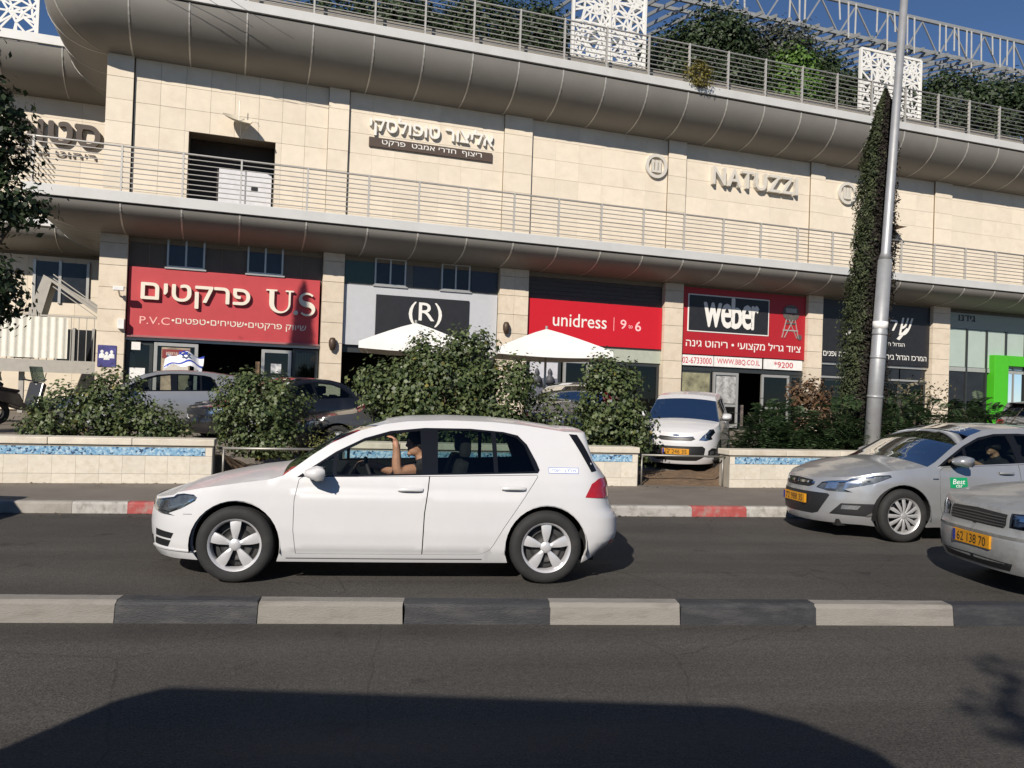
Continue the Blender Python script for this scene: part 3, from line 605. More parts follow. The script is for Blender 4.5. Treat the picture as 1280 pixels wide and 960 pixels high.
# small white city car, nose-on
PICA = dict(L=3.60, W=.80, plan=(.75, 2.3, .4, 3.5), taper=.03,
  side=[(.15, .06), (.25, .02), (.45, .0), (.80, .01), (.92, .04), (1.0, .075), (1.3, .17), (1.42, .23), (1.5, .33)],
  nose=[(.14, .09), (.2, .05), (.3, .01), (.42, .0), (.6, .02), (.7, .05), (.8, .10), (.88, .18)],
  tail=[(.2, .08), (.35, .01), (.5, .0), (.7, .03), (1.0, .10), (1.4, .3)],
  top=[('n', 0, .79), ('n', .3, .80), ('n', .55, .835), ('n', .68, .86), (.45, .885), (.7, .925), (.95, .95), (1.1, 1.03), (1.35, 1.21), (1.55, 1.33), (1.75, 1.40), (2.2, 1.425), (2.8, 1.41), (3.2, 1.37), ('t', .55, 1.35), ('t', 0, 1.36)],
  crownu=[('n', 0, 0), (.4, 0), (.95, 0), (1.3, 0), (1.75, 0), (2.8, 0), ('t', 0, 0)], crown=[0, .05, .06, .05, .045, .04, .02],
  tops=[('hood', ('n', 0, 0), (.95, 0), 'paint'), ('windscreen', (.95, 0), (1.55, 0), 'glass'), ('roof', (1.55, 0), ('t', 0, 0), 'paint')],
  xf=.72, xr=.72+2.385, wr=.29, rim=.185, ar=.335, az=.30, zb=.19, wheel='seven',
  bottom=([('n', 0, .19), ('n', .6, .19), (.3, .19)], [(1.1, .19), (2.7, .19)], [(3.5, .22), ('t', 0, .24)]),
  dlo=[(1.12, .96), (1.3, 1.09), (1.5, 1.22), (1.72, 1.32), (2.2, 1.36), (2.8, 1.34), (3.0, 1.24), (3.05, 1.06), (2.0, .985)],
  wins=[[(1.22, .975), (1.5, 1.18), (1.74, 1.29), (2.04, 1.325), (2.06, 1.0)], [(2.14, 1.0), (2.12, 1.33), (2.76, 1.31), (2.94, 1.23), (2.98, 1.07)]],
  doors=[[(1.14, .27), (1.12, .9), (1.2, .955), (2.08, .985), (2.06, .27)]], handles=[(1.9, .86)], mirror=(1.24, .98), mk=1.25, cabin=(1.2, 2.9, .95), mirrormat=WPAINT)
PH = [('n', .44, .66), ('n', .56, .645), ('n', .68, .67), (.30, .72), (.42, .80), (.40, .86), (.30, .86), ('n', .62, .815), ('n', .52, .74)]
PICA['holes'] = [PH]
PICA['extras'] = [('headlight', 'both', PH, .002, LAMP, 0), ('headlight_housing', 'both', PH, -.03, LAMPIN, 0),
  ('headlight_reflector', 'both', [('n', .58, .69), ('n', .67, .71), ('n', .68, .80), ('n', .60, .78)], -.015, LAMPD, .01),
  ('grille', 'mid', [('n', 0, .645), ('n', .30, .65), ('n', .38, .685), ('n', .34, .72), ('n', 0, .705)], .003, BLK, 0),
  ('grille_trim', 'mid', [('n', 0, .705), ('n', .34, .72), ('n', .35, .733), ('n', 0, .718)], .01, CHROME, .008),
  ('emblem', 'mid', [('n', 0, .735), ('n', .06, .74), ('n', .065, .76), ('n', 0, .77)], .012, CHROME, .008),
  ('lower_grille', 'mid', [('n', 0, .26), ('n', .40, .265), ('n', .52, .33), ('n', .55, .50), ('n', .50, .545), ('n', 0, .545)], .003, BLK, 0),
  ('fog_pocket', 'both', [('n', .60, .32), ('n', .72, .34), ('n', .73, .48), ('n', .66, .50), ('n', .60, .45)], .003, BLK, 0),
  ('fog_lamp', 'both', [('n', .635, .37), ('n', .695, .38), ('n', .70, .45), ('n', .64, .44)], .012, LAMPIN, .01)]
# worn grey saloon (only its front end shows) and the dark saloon: three-box shape
SEDAN = dict(L=4.45, W=.86, plan=(.85, 2.3, .7, 2.6), taper=.04,
  side=[(.15, .07), (.22, .04), (.32, .01), (.45, .0), (.7, .005), (.82, .025), (.92, .05), (1.1, .13), (1.3, .23), (1.38, .30), (1.44, .38)],
  nose=[(.14, .09), (.2, .05), (.28, .01), (.40, .0), (.52, .006), (.54, .03), (.66, .045), (.72, .07), (.78, .15), (.9, .3)],
  tail=[(.2, .1), (.3, .02), (.45, .0), (.55, .01), (.6, .05), (.8, .07), (.9, .1), (1.0, .2)],
  top=[('n', 0, .725), ('n', .3, .73), ('n', .6, .745), ('n', .76, .765), (.45, .79), (.8, .845), (1.1, .875), (1.32, .90), (1.45, .97), (1.75, 1.17), (2.0, 1.30), (2.25, 1.365), (2.6, 1.39), (3.0, 1.375), (3.25, 1.33), (3.5, 1.21), (3.75, 1.04), (3.86, .985), (4.05, .955), (4.25, .935), ('t', .6, .925), ('t', 0, .925)],
  crownu=[('n', 0, 0), (.4, 0), (.9, 0), (1.3, 0), (1.6, 0), (2.2, 0), (3.1, 0), (3.5, 0), (3.9, 0), ('t', 0, 0)], crown=[0, .04, .06, .06, .05, .035, .035, .05, .03, .0],
  tops=[('hood', ('n', 0, 0), (1.32, 0), 'paint'), ('windscreen', (1.32, 0), (2.25, 0), 'glass'), ('roof', (2.25, 0), (3.25, 0), 'paint'), ('rear_window', (3.25, 0), (3.86, 0), 'glass'), ('boot_lid', (3.86, 0), ('t', 0, 0), 'paint')],
  xf=.88, xr=.88+2.6, wr=.31, rim=.205, ar=.355, az=.315, zb=.19, wheel='seven',
  bottom=([('n', 0, .20), ('n', .6, .20), (.42, .20)], [(1.3, .19), (3.0, .19)], [(4.1, .24), ('t', 0, .26)]),
  dlo=[(1.5, .92), (1.8, 1.12), (2.05, 1.245), (2.3, 1.30), (2.65, 1.32), (3.0, 1.295), (3.25, 1.22), (3.5, 1.06), (3.52, .985), (2.4, .94)],
  wins=[[(1.62, .935), (1.82, 1.10), (2.06, 1.215), (2.3, 1.27), (2.42, 1.283), (2.46, .952)], [(2.53, .955), (2.50, 1.288), (2.65, 1.29), (3.0, 1.265), (3.22, 1.195), (3.42, 1.06), (3.44, .995)]],
  doors=[[(1.5, .27), (1.46, .88), (1.5, .905), (2.5, .935), (2.46, .27)], [(2.46, .27), (2.5, .935), (3.48, .97), (3.36, .72), (3.14, .42), (3.0, .27)]],
  handles=[(2.3, .82), (3.2, .85)], mirror=(1.68, .93), cabin=(1.58, 3.3, .91))
SH = [('n', .42, .585), ('n', .60, .58), ('n', .75, .59), (.36, .62), (.44, .70), (.40, .735), ('n', .74, .725), ('n', .60, .715), ('n', .42, .705)]
SEDAN['holes'] = [SH]
SEDAN['extras'] = [('headlight', 'both', SH, .002, LAMP, 0), ('headlight_housing', 'both', SH, -.03, LAMPIN, 0),
  ('headlight_reflector', 'both', [('n', .5, .61), ('n', .66, .61), ('n', .66, .69), ('n', .5, .685)], -.016, CHROME, .01),
  ('turn_signal', 'both', [('n', .72, .60), (.34, .63), (.42, .70), (.38, .725), ('n', .73, .715)], -.014, M('pale_signal', (.5, .42, .36), .2), .01),
  ('grille', 'mid', [('n', 0, .565), ('n', .36, .57), ('n', .385, .60), ('n', .385, .69), ('n', 0, .705)], .003, BLK, 0)]+[
  ('grille_slat', 'mid', [('n', 0, .588+.026*i), ('n', .37, .588+.024*i), ('n', .37, .596+.024*i), ('n', 0, .597+.026*i)], .012, M('dark_slat', (.05, .05, .05), .4), .009) for i in range(4)]+[
  ('lower_grille', 'mid', [('n', 0, .225), ('n', .44, .225), ('n', .48, .29), ('n', 0, .30)], .003, BLK, 0),
  ('bumper_strip', 'mid', [('n', 0, .49), ('n', .8, .49), (.55, .49), (.55, .515), ('n', .8, .515), ('n', 0, .515)], .003, M('bumper_scuff', (.12, .12, .115), .7, dirt=(.3, .3, .29), dscale=8), .0),
  ('fog_lamp', 'both', [('n', .60, .27), ('n', .72, .275), ('n', .72, .345), ('n', .60, .34)], .003, LAMPIN, .0),
  ('tail_lamp', 'both', [(4.15, .66), (4.2, .86), ('t', .6, .87), ('t', .5, .68)], .004, REDL, .01)]
BARE = lambda C: car_spec(C, extras=[e for e in C['extras'] if e[0] in ('headlight', 'headlight_housing', 'tail_lamp', 'grille', 'lower_grille')])
golf, golfs = build_car(GOLF, 'white_hatchback', 'white five-door hatchback in side view with its driver raising a hand', PLACE(GOLF, -2.25, 6.63, R(7.5)), R(7.5), WPAINT)
astra, astras = build_car(ASTRA, 'silver_hatchback', 'silver hatchback with green sticker on its door, behind the white car', PLACE(ASTRA, 4.81, 9.71, R(10)), R(10), SILVER, plate={'front': (.45, '72 988 35')})
oldc, oldcs = build_car(car_spec(SEDAN, L=4.2, plan=(.60, 2.9, .7, 2.6)), 'grey_saloon', 'scuffed dull grey saloon cut off by the right edge of the photo', (4.33, 7.48, 0), R(5), GREYP, plate={'front': (.43, '62 138 70')})
oldc.scale = (1, 1, 1.05)
LOT = .52
kia, kias = build_car(PICA, 'city_car', 'small white city car parked nose-on behind the rail', (3.22, 15.55, .2), R(71), WPAINT, plate={'front': (.44, '17 246 35')})

kia.rotation_euler = (0, -R(4), R(71))
# ------------------------------------------------------------------ ground, road, kerbs, pavement, planter walls
def asphalt():
    """worn asphalt: fine aggregate, polished wheel tracks along the road, stains and hairline cracks"""
    m = bpy.data.materials.new('asphalt'); m.use_nodes = True; n = m.node_tree.nodes; l = m.node_tree.links; b = n['Principled BSDF']; b.inputs['Specular IOR Level'].default_value = .35
    tc = n.new('ShaderNodeTexCoord'); mp = n.new('ShaderNodeMapping'); mp.inputs['Rotation'].default_value = (0, 0, -.13); l.new(tc.outputs['Object'], mp.inputs[0])
    def noise(sc, det, vec, ro=.6):
        q = n.new('ShaderNodeTexNoise'); q.inputs['Scale'].default_value = sc; q.inputs['Detail'].default_value = det; q.inputs['Roughness'].default_value = ro; l.new(vec, q.inputs['Vector']); return q.outputs[0]
    def rng(v, a, c, d, e):
        q = n.new('ShaderNodeMapRange'); q.inputs[1].default_value = a; q.inputs[2].default_value = c; q.inputs[3].default_value = d; q.inputs[4].default_value = e; l.new(v, q.inputs[0]); return q.outputs[0]
    def mul(a, c):
        q = n.new('ShaderNodeMath'); q.operation = 'MULTIPLY'; l.new(a, q.inputs[0]); l.new(c, q.inputs[1]); return q.outputs[0]
    st = n.new('ShaderNodeMapping'); st.inputs['Scale'].default_value = (.09, 1.5, 1); l.new(mp.outputs[0], st.inputs[0])
    agg = rng(noise(75, 2, mp.outputs[0]), .3, .7, .45, 1.6); agg2 = rng(noise(22, 3, mp.outputs[0]), .3, .7, .8, 1.2)
    track = rng(noise(1.0, 3, st.outputs[0]), .32, .68, .78, 1.2); patch = rng(noise(.5, 6, mp.outputs[0]), .35, .65, .86, 1.14); oil = rng(noise(1.7, 5, mp.outputs[0]), .62, .70, 1, .62)
    wob = n.new('ShaderNodeMix'); wob.data_type = 'VECTOR'; wob.inputs[0].default_value = .12; nz = n.new('ShaderNodeTexNoise'); nz.inputs['Scale'].default_value = 2.5; l.new(mp.outputs[0], nz.inputs['Vector']); l.new(mp.outputs[0], wob.inputs[4]); l.new(nz.outputs['Color'], wob.inputs[5])
    vo = n.new('ShaderNodeTexVoronoi'); vo.feature = 'DISTANCE_TO_EDGE'; vo.inputs['Scale'].default_value = .55; l.new(wob.outputs[1], vo.inputs['Vector'])
    crk = rng(vo.outputs[0], .0008, .004, .72, 1)
    v = mul(mul(mul(agg, agg2), mul(track, patch)), mul(oil, crk))
    sc_ = n.new('ShaderNodeVectorMath'); sc_.operation = 'SCALE'; sc_.inputs[0].default_value = (.056, .0515, .0455); l.new(v, sc_.inputs['Scale']); l.new(sc_.outputs[0], b.inputs['Base Color'])
    l.new(rng(noise(1.0, 3, st.outputs[0]), .32, .68, .66, .9), b.inputs['Roughness'])
    bp = n.new('ShaderNodeBump'); bp.inputs['Strength'].default_value = .55; bp.inputs['Distance'].default_value = .008; l.new(noise(90, 2, mp.outputs[0]), bp.inputs['Height']); l.new(bp.outputs[0], b.inputs['Normal'])
    return m
ASPH = asphalt()
SIDEW = M('pavement', (.155, .135, .112), .9, var=.15, scale=2.2, bump=.35, bscale=150, dirt=(.10, .085, .07), dscale=.9, damt=.6, detail=10)
LOTM = M('car_park_asphalt', (.17, .145, .115), .9, var=.2, scale=1.5, bump=.3, bscale=150, dirt=(.18, .15, .11), dscale=.8, damt=.5)
SOIL = M('dry_soil', (.13, .085, .05), .95, var=.4, scale=9, bump=1., bscale=40, dirt=(.24, .15, .075), dscale=6, damt=.7)
KW = M('kerb_worn_white', (.225, .209, .185), .8, var=.14, scale=5, bump=.5, bscale=90, rnd=.06, dirt=(.13, .118, .10), dscale=5, damt=.95, stretch=(.45, 1, 2.2))
KB = M('kerb_worn_black', (.022, .023, .026), .65, var=.2, scale=6, bump=.4, bscale=90, rnd=.1, dirt=(.075, .072, .07), dscale=7, damt=.6, stretch=(.5, 1, 2.))
KC = M('kerb_concrete', (.28, .26, .23), .9, var=.15, scale=6, bump=.5, bscale=90, rnd=.1, dirt=(.16, .15, .13), dscale=4, damt=.5)
KR = M('kerb_worn_red', (.34, .065, .06), .75, var=.2, scale=5, bump=.4, bscale=90, dirt=(.27, .23, .20), dscale=7, damt=.95)
KW2 = M('kerb_old_white', (.36, .345, .32), .8, var=.12, scale=5, bump=.4, bscale=90, rnd=.08, dirt=(.14, .13, .11), dscale=8, damt=.95)
TILE = M('cream_wall_tile', (.61, .565, .475), .45, var=.08, scale=4, rnd=.06, dirt=(.45, .37, .26), dscale=3, damt=.45)
MORT = M('grey_mortar', (.30, .27, .22), .9, var=.15)
CAPS = M('cream_cap_stone', (.59, .54, .445), .7, var=.1, scale=6, rnd=.05, bump=.3, dirt=(.36, .30, .22), dscale=2.5, damt=.6)
RAILM = M('dull_rail_metal', (.30, .29, .26), .5, .6, var=.2)
def line(y0, k): return lambda x: y0+k*x
MED, KRB = line(5.73, .106), line(10.83, .187)
def sheet(name, poly, z, mat, kind='structure', cut=0):
    b = MB(); n = len(poly); b.add([(x, y, z) for x, y in poly], [tuple(range(n))]); return tag(b.build(name, mat), kind=kind)
sheet('ground', [(-1500, -1500), (1500, -1500), (1500, 1500), (-1500, 1500)], -.06, M('far_ground', (.16, .14, .11), .95, var=.2, scale=.1))
sheet('road', [(-60, -12), (70, -12), (70, KRB(70)), (-28, KRB(-28)), (-60, KRB(-60))], 0, ASPH)
sheet('pavement', [(-28, -15), (70, -15), (70, -12), (-28, -12)], .14, SIDEW)
# median kerb, painted stone by stone
def kstone_mesh(name, ln, h, d, mat, slope=.03, r=.03, jag=0):
    prof = [(0, -.05), (slope*.6, h-r*1.4), (slope, h-r*.5), (slope+r*.6, h), (d, h), (d, -.05)]
    n = 14; b = MB()
    for i in range(n+1):
        x = ln*i/n
        for j, (y, z) in enumerate(prof):
            q = random.uniform(-1, 1)*.0012 if 0 < j < 5 else 0; e = (random.uniform(-1, 1)*.008 if i in (0, n) and 0 < j < 5 else 0)
            b.v.append((x+e, y+q, z+q*.6))
    m = len(prof)
    for i in range(n):
        for j in range(m-1): b.f.append((i*m+j, (i+1)*m+j, (i+1)*m+j+1, i*m+j+1))
    b.f.append(tuple(range(m))); b.f.append(tuple(n*m+j for j in range(m))[::-1])
    return b.build(name, mat, None).data
mk = tag(MB().box(-12, 12, .05, .16, -.04, .02).build('median_kerb', KC, None, loc=(0, MED(0), 0), rot=(0, 0, math.atan(.106))), kind='structure')
def kill_last(me): # helper meshes are linked once by build; drop that link
    for o in [o for o in COL.objects if o.data == me]: bpy.data.objects.remove(o)
kvar = {}
for c, mt in (('w', KW), ('b', KB)):
    kvar[c] = []
    for k in range(3):
        me = kstone_mesh('kerb_stone', 1.0, .150, .165, mt, .035, .02); kill_last(me); kvar[c].append(me)
cuts = [-9.0, -7.95, -6.9, -5.85, -4.8, -3.72, -2.65, -1.71, -.71, .33, 1.29, 2.33, 3.42, 4.45, 5.5, 6.5, 7.5, 8.5]
for i in range(len(cuts)-1):
    x0, x1 = cuts[i], cuts[i+1]; c = 'b' if i % 2 == 0 else 'w'
    link('kerb_stone', kvar[c][i % 3], mk, ((x0+.004)/math.cos(math.atan(.106)), random.uniform(-.006, .006), random.uniform(-.004, .004)), (0, 0, random.uniform(-.004, .004)), ((x1-x0-.006)/math.cos(math.atan(.106)), 1, 1))
# far kerb and pavement
fk = tag(MB().box(-28, 40, .04, .13, -.04, .10).build('pavement_kerb', KC, None, loc=(0, KRB(0), 0), rot=(0, 0, math.atan(.187))), kind='structure')
fv = {}
for c, mt in (('w', KW2), ('r', KR), ('c', KC)):
    me = kstone_mesh('kerb_stone', 1.0, .14, .14, mt, .02, .02); kill_last(me); fv[c] = me
x = -14.0; cs = 1/math.cos(math.atan(.187)); fc = [-5.35, -4.72, -3.85, -3.0, -2.1, -1.2, -.3, .6, 1.45, 2.6, 3.42, 4.3, 5.2, 6.1, 7, 8, 9, 10, 11, 12, 13]; fc = [-10.6, -9.7, -8.8, -7.9, -7.0, -6.2]+fc
for i in range(len(fc)-1):
    x0, x1 = fc[i], fc[i+1]; c = 'r' if x0 in (-4.72, 2.6, -1.2) else ('c' if x0 < -5.5 else 'w')
    link('kerb_stone', fv[c], fk, ((x0+.003)*cs, random.uniform(-.004, .004), random.uniform(-.003, .003)), None, ((x1-x0-.006)*cs, 1, 1))
WL = lambda x: 11.4+.266*(x+7.23) if x < -4 else (13.68+.235*(x-1.83) if x < 3 else 14.04+.28*(x-3.87))
tag(MB().slab([(-28, KRB(-28)+.13), (70, KRB(70)+.13), (70, 34), (40, 25), (3.87, 14.2), (1.83, 13.9), (-4.5, 12.3), (-28, 6.4)], -.05, .135).build('sidewalk', SIDEW), kind='structure')
LOT = .52
# car park sheet on a raised base
cp = MB(); fr = [(-30, 8.2), (-4.5, 13.3), (2, 14.95), (4, 15.3), (40, 26)]; n_ = len(fr)
cp.v = [(x, y, .18) for x, y in fr]+[(x-.9, y+3.2, LOT) for x, y in fr]+[(x-8, y+45, LOT) for x, y in fr]
cp.f = [(k*n_+i, k*n_+i+1, (k+1)*n_+i+1, (k+1)*n_+i) for k in range(2) for i in range(n_-1)]
tag(cp.build('car_park', LOTM), kind='structure')
# earth bank in the planter strip
def bank():
    b = MB(); n, m = 150, 9
    for i in range(n+1):
        x = -12+24*i/n
        for j in range(m+1):
            t = j/m; gap = (-4.6 < x < -2.6) or (2.1 < x < 3.95)
            z = .10+ (.16*t**.8 if gap else .40*min(1, t*4)*(1-.5*max(0, t-.6)/.4)) + random.uniform(-1, 1)*.018
            b.v.append((x, WL(x)+.04+t*1.7, z))
    for i in range(n):
        for j in range(m): b.f.append((i*(m+1)+j, (i+1)*(m+1)+j, (i+1)*(m+1)+j+1, i*(m+1)+j+1))
    tag(b.build('earth_bank', SOIL, None, True), kind='structure')
bank()
def mosaic():
    m = bpy.data.materials.new('blue_mosaic'); m.use_nodes = True; n = m.node_tree.nodes; l = m.node_tree.links; b = n['Principled BSDF']; b.inputs['Roughness'].default_value = .35
    tc = n.new('ShaderNodeTexCoord'); v = n.new('ShaderNodeTexVoronoi'); v.inputs['Scale'].default_value = 38; l.new(tc.outputs['Object'], v.inputs['Vector'])
    sp = n.new('ShaderNodeSeparateColor'); l.new(v.outputs['Color'], sp.inputs[0])
    r = n.new('ShaderNodeValToRGB'); r.color_ramp.interpolation = 'CONSTANT'; e = r.color_ramp.elements
    e[0].position = 0; e[0].color = (.04, .075, .14, 1); e[1].position = .13; e[1].color = (.13, .27, .43, 1)
    for p, c in ((.35, (.20, .36, .50, 1)), (.6, (.28, .44, .56, 1)), (.85, (.40, .53, .61, 1))): q = e.new(p); q.color = c
    l.new(sp.outputs[0], r.inputs[0]); l.new(r.outputs[0], b.inputs['Base Color'])
    v2 = n.new('ShaderNodeTexVoronoi'); v2.feature = 'DISTANCE_TO_EDGE'; v2.inputs['Scale'].default_value = 38; l.new(tc.outputs['Object'], v2.inputs['Vector'])
    bp = n.new('ShaderNodeBump'); bp.inputs['Strength'].default_value = .4; bp.inputs['Distance'].default_value = .004; l.new(v2.outputs[0], bp.inputs['Height']); l.new(bp.outputs[0], b.inputs['Normal'])
    return m
MOS = mosaic()
tile_big = mesh('tile', *(lambda b: (b.v, b.f))(MB().box(.004, .996, -.012, .03, .004, .996)), TILE)
def planter_wall(x0, y0, x1, y1, label, tw=.305, zt=.80, endcap=True):
    ln = math.hypot(x1-x0, y1-y0); a = math.atan2(y1-y0, x1-x0); t = thing('planter_wall', label, 'wall', (x0, y0, .12), a, 'planter walls along the pavement')
    h = zt-.12; MB().box(0, ln, 0, .34, -.1, h-.09).build('core', MORT, t)
    n = max(1, round(ln/tw)); w = ln/n
    for i in range(n):
        link('tile', tile_big, t, (i*w, 0, .0), None, (w, 1, .155)); link('tile', tile_big, t, (i*w, 0, .157), None, (w, 1, .268))
    MB().box(.10, ln-.10, -.010, .02, .430, .548).build('mosaic_band', MOS, t)
    for xa, xb in ((0, .096), (ln-.096, ln)): MB().box(xa, xb, -.012, .03, .427, .55).build('band_end', TILE, t)
    k = max(1, round(ln/1.1)); cw = ln/k
    for i in range(k): MB().box(i*cw+.003-(.03 if i == 0 else 0), (i+1)*cw-.003+(.03 if i == k-1 else 0), -.035, .37, h-.10, h).build('cap_stone', CAPS, t, bevel=.012)
    MB().box(.0, ln, -.004, .02, .55, h-.1).build('shadow_course', MORT, t)
    MB().box(ln-.001, ln+.011, .0, .34, -.05, h-.1).build('end_face', M('wall_end_shade', (.30, .28, .25), .9, var=.15), t)  # right-hand return coloured grey, its shade put into the colour
    return t
planter_wall(-9.9, WL(-9.9), -4.50, WL(-4.5), 'long cream tiled planter wall with blue mosaic band left of the white hatchback')
planter_wall(-2.75, WL(-2.75), 2.20, WL(2.2), 'cream tiled planter wall with blue band behind the white hatchback')
planter_wall(3.86, WL(3.86), 18.0, WL(18.0), 'cream tiled planter wall with blue band behind the silver hatchback')
def rail(x0, x1, z, label, r=.022):
    t = thing('barrier_rail', label, 'rail', (x0, WL(x0)+.15, .14))
    d = Vector((x1-x0, WL(x1)-WL(x0), 0)); MB().tube([(0, 0, z-.14), d+Vector((0, 0, z-.14))], r, 10).build('rail_bar', RAILM, t, True)
    for q in (.04, .96): p = d*q; MB().tube([p, p+Vector((0, 0, z-.14))], r*.8, 8).build('post', RAILM, t, True)
rail(-4.46, -2.8, .66, 'horizontal metal rail above the bare earth left of the white hatchback')
rail(2.24, 3.84, .66, 'thin dark metal rail in front of the small white car', .018)
# ------------------------------------------------------------------ the mall building (local x along the facade, y into it, z up)
BA = R(19.3); BO = Vector((0, 28.5, 0)); CB, SB = math.cos(BA), math.sin(BA)
def T(s, y, z=0): return (BO.x+s*CB-y*SB, BO.y+s*SB+y*CB, z)
STONE = M('cream_facade_stone', (.69, .61, .49), .8, var=.05, scale=2.5, rnd=.045, bump=.15, bscale=70, dirt=(.57, .49, .375), dscale=1.2, damt=.45)
STONE2 = M('sand_pillar_stone', (.62, .535, .42), .8, var=.07, scale=3, rnd=.07, bump=.25, bscale=60, dirt=(.46, .37, .26), dscale=2, damt=.45)
JOINT = M('dark_joint', (.20, .165, .12), .95, var=.15)
CLAD = M('bronze_grey_cladding', (.205, .195, .175), .50, .1, spec=.25, var=.05, scale=1.2, rnd=.05, dirt=(.26, .24, .21), dscale=.8, damt=.35)
SEAM = M('cladding_seam_cover', (.50, .48, .44), .4, .3, var=.08)
FASC = M('pale_grey_fascia', (.55, .55, .53), .5, .1, var=.05, scale=1.5, dirt=(.40, .39, .36), dscale=.7, damt=.4)
RLM = M('railing_metal', (.50, .48, .44), .45, .35, var=.06)
SOFF = M('soffit_panel', (.20, .18, .15), .7, var=.1, scale=1)
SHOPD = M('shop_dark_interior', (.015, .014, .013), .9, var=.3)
FRAME = M('aluminium_frame', (.45, .44, .41), .4, .5, var=.06)
FRAMED = M('dark_aluminium_frame', (.05, .055, .055), .4, .4, var=.1)
PANE = GLASS('shop_glass', (.35, .38, .37), 1.45, 1.0)
PANEP = M('pale_green_pane', lin(165, 178, 168), .12, var=.06, scale=1.5, spec=.6)
WPAPER = M('white_paper', (.72, .71, .68), .7)
bld = thing('mall_building', 'long cream stone mall building with curved metal balcony edges', 'building', BO, BA)
BP = lambda b, n, m, p=None, **k: b.build(n, m, p or bld, **k)
PIL = [(-13.3, -12.53), (-6.73, -6.04), (-.63, .45), (5.98, 6.78), (12.6, 13.34), (19.2, 20.18)]
BAY = [(-12.53, -6.73), (-6.04, -.63), (.45, 5.98), (6.78, 12.6), (13.34, 19.2), (20.18, 27.5)]
rows = [7.05, 7.44, 8.12, 8.80, 9.48, 10.16, 10.84, 11.52]
# upper wall core with the recessed doorway
D0, D1, DZ = -10.96, -8.36, 9.56
b = MB(); b.box(-13.3, D0, .0, 7, 5.9, 13.0); b.box(D0, D1, 0, 7, DZ, 13.0); b.box(D1, 27.5, 0, 7, 5.9, 13.0); b.box(D0, D1, .0, 7, 5.9, 7.05); b.box(D0, D1, 1.2, 7, 7.05, DZ)
uw = BP(b, 'upper_wall', JOINT)
pan = mesh('stone_panel', *(lambda q: (q.v, q.f))(MB().box(.005, .995, -.03, .01, .008, .992)), STONE)
pan2 = mesh('stone_panel', *(lambda q: (q.v, q.f))(MB().box(.002, .998, -.03, .01, .006, .994)), STONE)
def lay(s0, s1, n, y, nm='stone_panel', zr=rows, par=uw, me=None):
    w_ = (s1-s0)/n
    for j in range(len(zr)-1):
        for i in range(n):
            a, c = s0+i*w_, s0+(i+1)*w_; z0, z1 = zr[j], zr[j+1]
            segs = [(a, c)]
            if z0 < DZ-.1 and nm == 'stone_panel' and par == uw:
                segs = [q for q in ((a, min(c, D0)), (max(a, D1), c)) if q[1]-q[0] > .03] if (a < D1 and c > D0) else [(a, c)]
                if a < D1 and c > D0 and z1 > DZ+.05: MB().box(max(a, D0)+.005, min(c, D1)-.005, -.03+y, .01+y, DZ+.0, z1-.008).build(nm, STONE, par)
            for a2, c2 in segs: link(nm, me or pan, par, (a2, y+random.uniform(-.003, .003), z0), None, (c2-a2, 1, z1-z0))
for k, (s0, s1) in enumerate(BAY): lay(s0, s1, (8, 7, 6, 6, 6, 8)[k], 0, me=pan if k < 1 else pan2)
for k, (s0, s1) in enumerate(PIL): lay(s0+.0, s1-.03, 1, -.10, 'pilaster_stone')
for k, (s0, s1) in enumerate(PIL): MB().box(s0+.01, s1-.04, -.1, .0, 7.05, 11.52).build('pilaster_core', JOINT, uw)
# doorway: dark reveal, white board, frame
BP(MB().box(D0+.02, D1-.02, 1.0, 1.15, 7.06, DZ-.01), 'doorway_back', M('doorway_dark', (.05, .042, .038), .9))
wb = BP(MB().box(-10.05, -8.42, .62, .70, 7.06, 8.62), 'white_board', M('white_board', (.62, .62, .64), .5, var=.1))
MB().box(-9.26, -9.22, .6, .63, 7.06, 8.6).build('board_rib', FRAME, wb); MB().box(-9.05, -8.85, .6, .63, 8.0, 8.12).build('board_latch', INK, wb)
# ground floor pillars
zp = [LOT-.02, 1.1, 1.77, 2.44, 3.11, 3.78, 4.45, 5.12, 5.79, 6.3]
blk = mesh('stone_block', *(lambda q: (q.v, q.f))(MB().box(.006, .994, -.03, 1.0, .010, .990)), STONE2)
for k, (s0, s1) in enumerate(PIL):
    po = BP(MB().box(s0+.02, s1-.02, -.14, .6, LOT-.02, 6.3), 'pillar', JOINT)
    for j in range(len(zp)-1):
        nn = 2 if k == 2 else 1
        for i in range(nn): link('stone_block', blk, po, (s0+(s1-s0)*i/nn, -.15+random.uniform(-.004, .004), zp[j]), None, ((s1-s0)/nn, .77, zp[j+1]-zp[j]))
# ground-floor dark rooms behind the shopfronts
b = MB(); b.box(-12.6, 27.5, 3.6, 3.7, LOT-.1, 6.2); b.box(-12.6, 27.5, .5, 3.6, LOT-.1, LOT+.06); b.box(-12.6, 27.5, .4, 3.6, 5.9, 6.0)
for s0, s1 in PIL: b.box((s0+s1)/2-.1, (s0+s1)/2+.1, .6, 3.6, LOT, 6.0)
BP(b, 'shop_rooms', SHOPD)
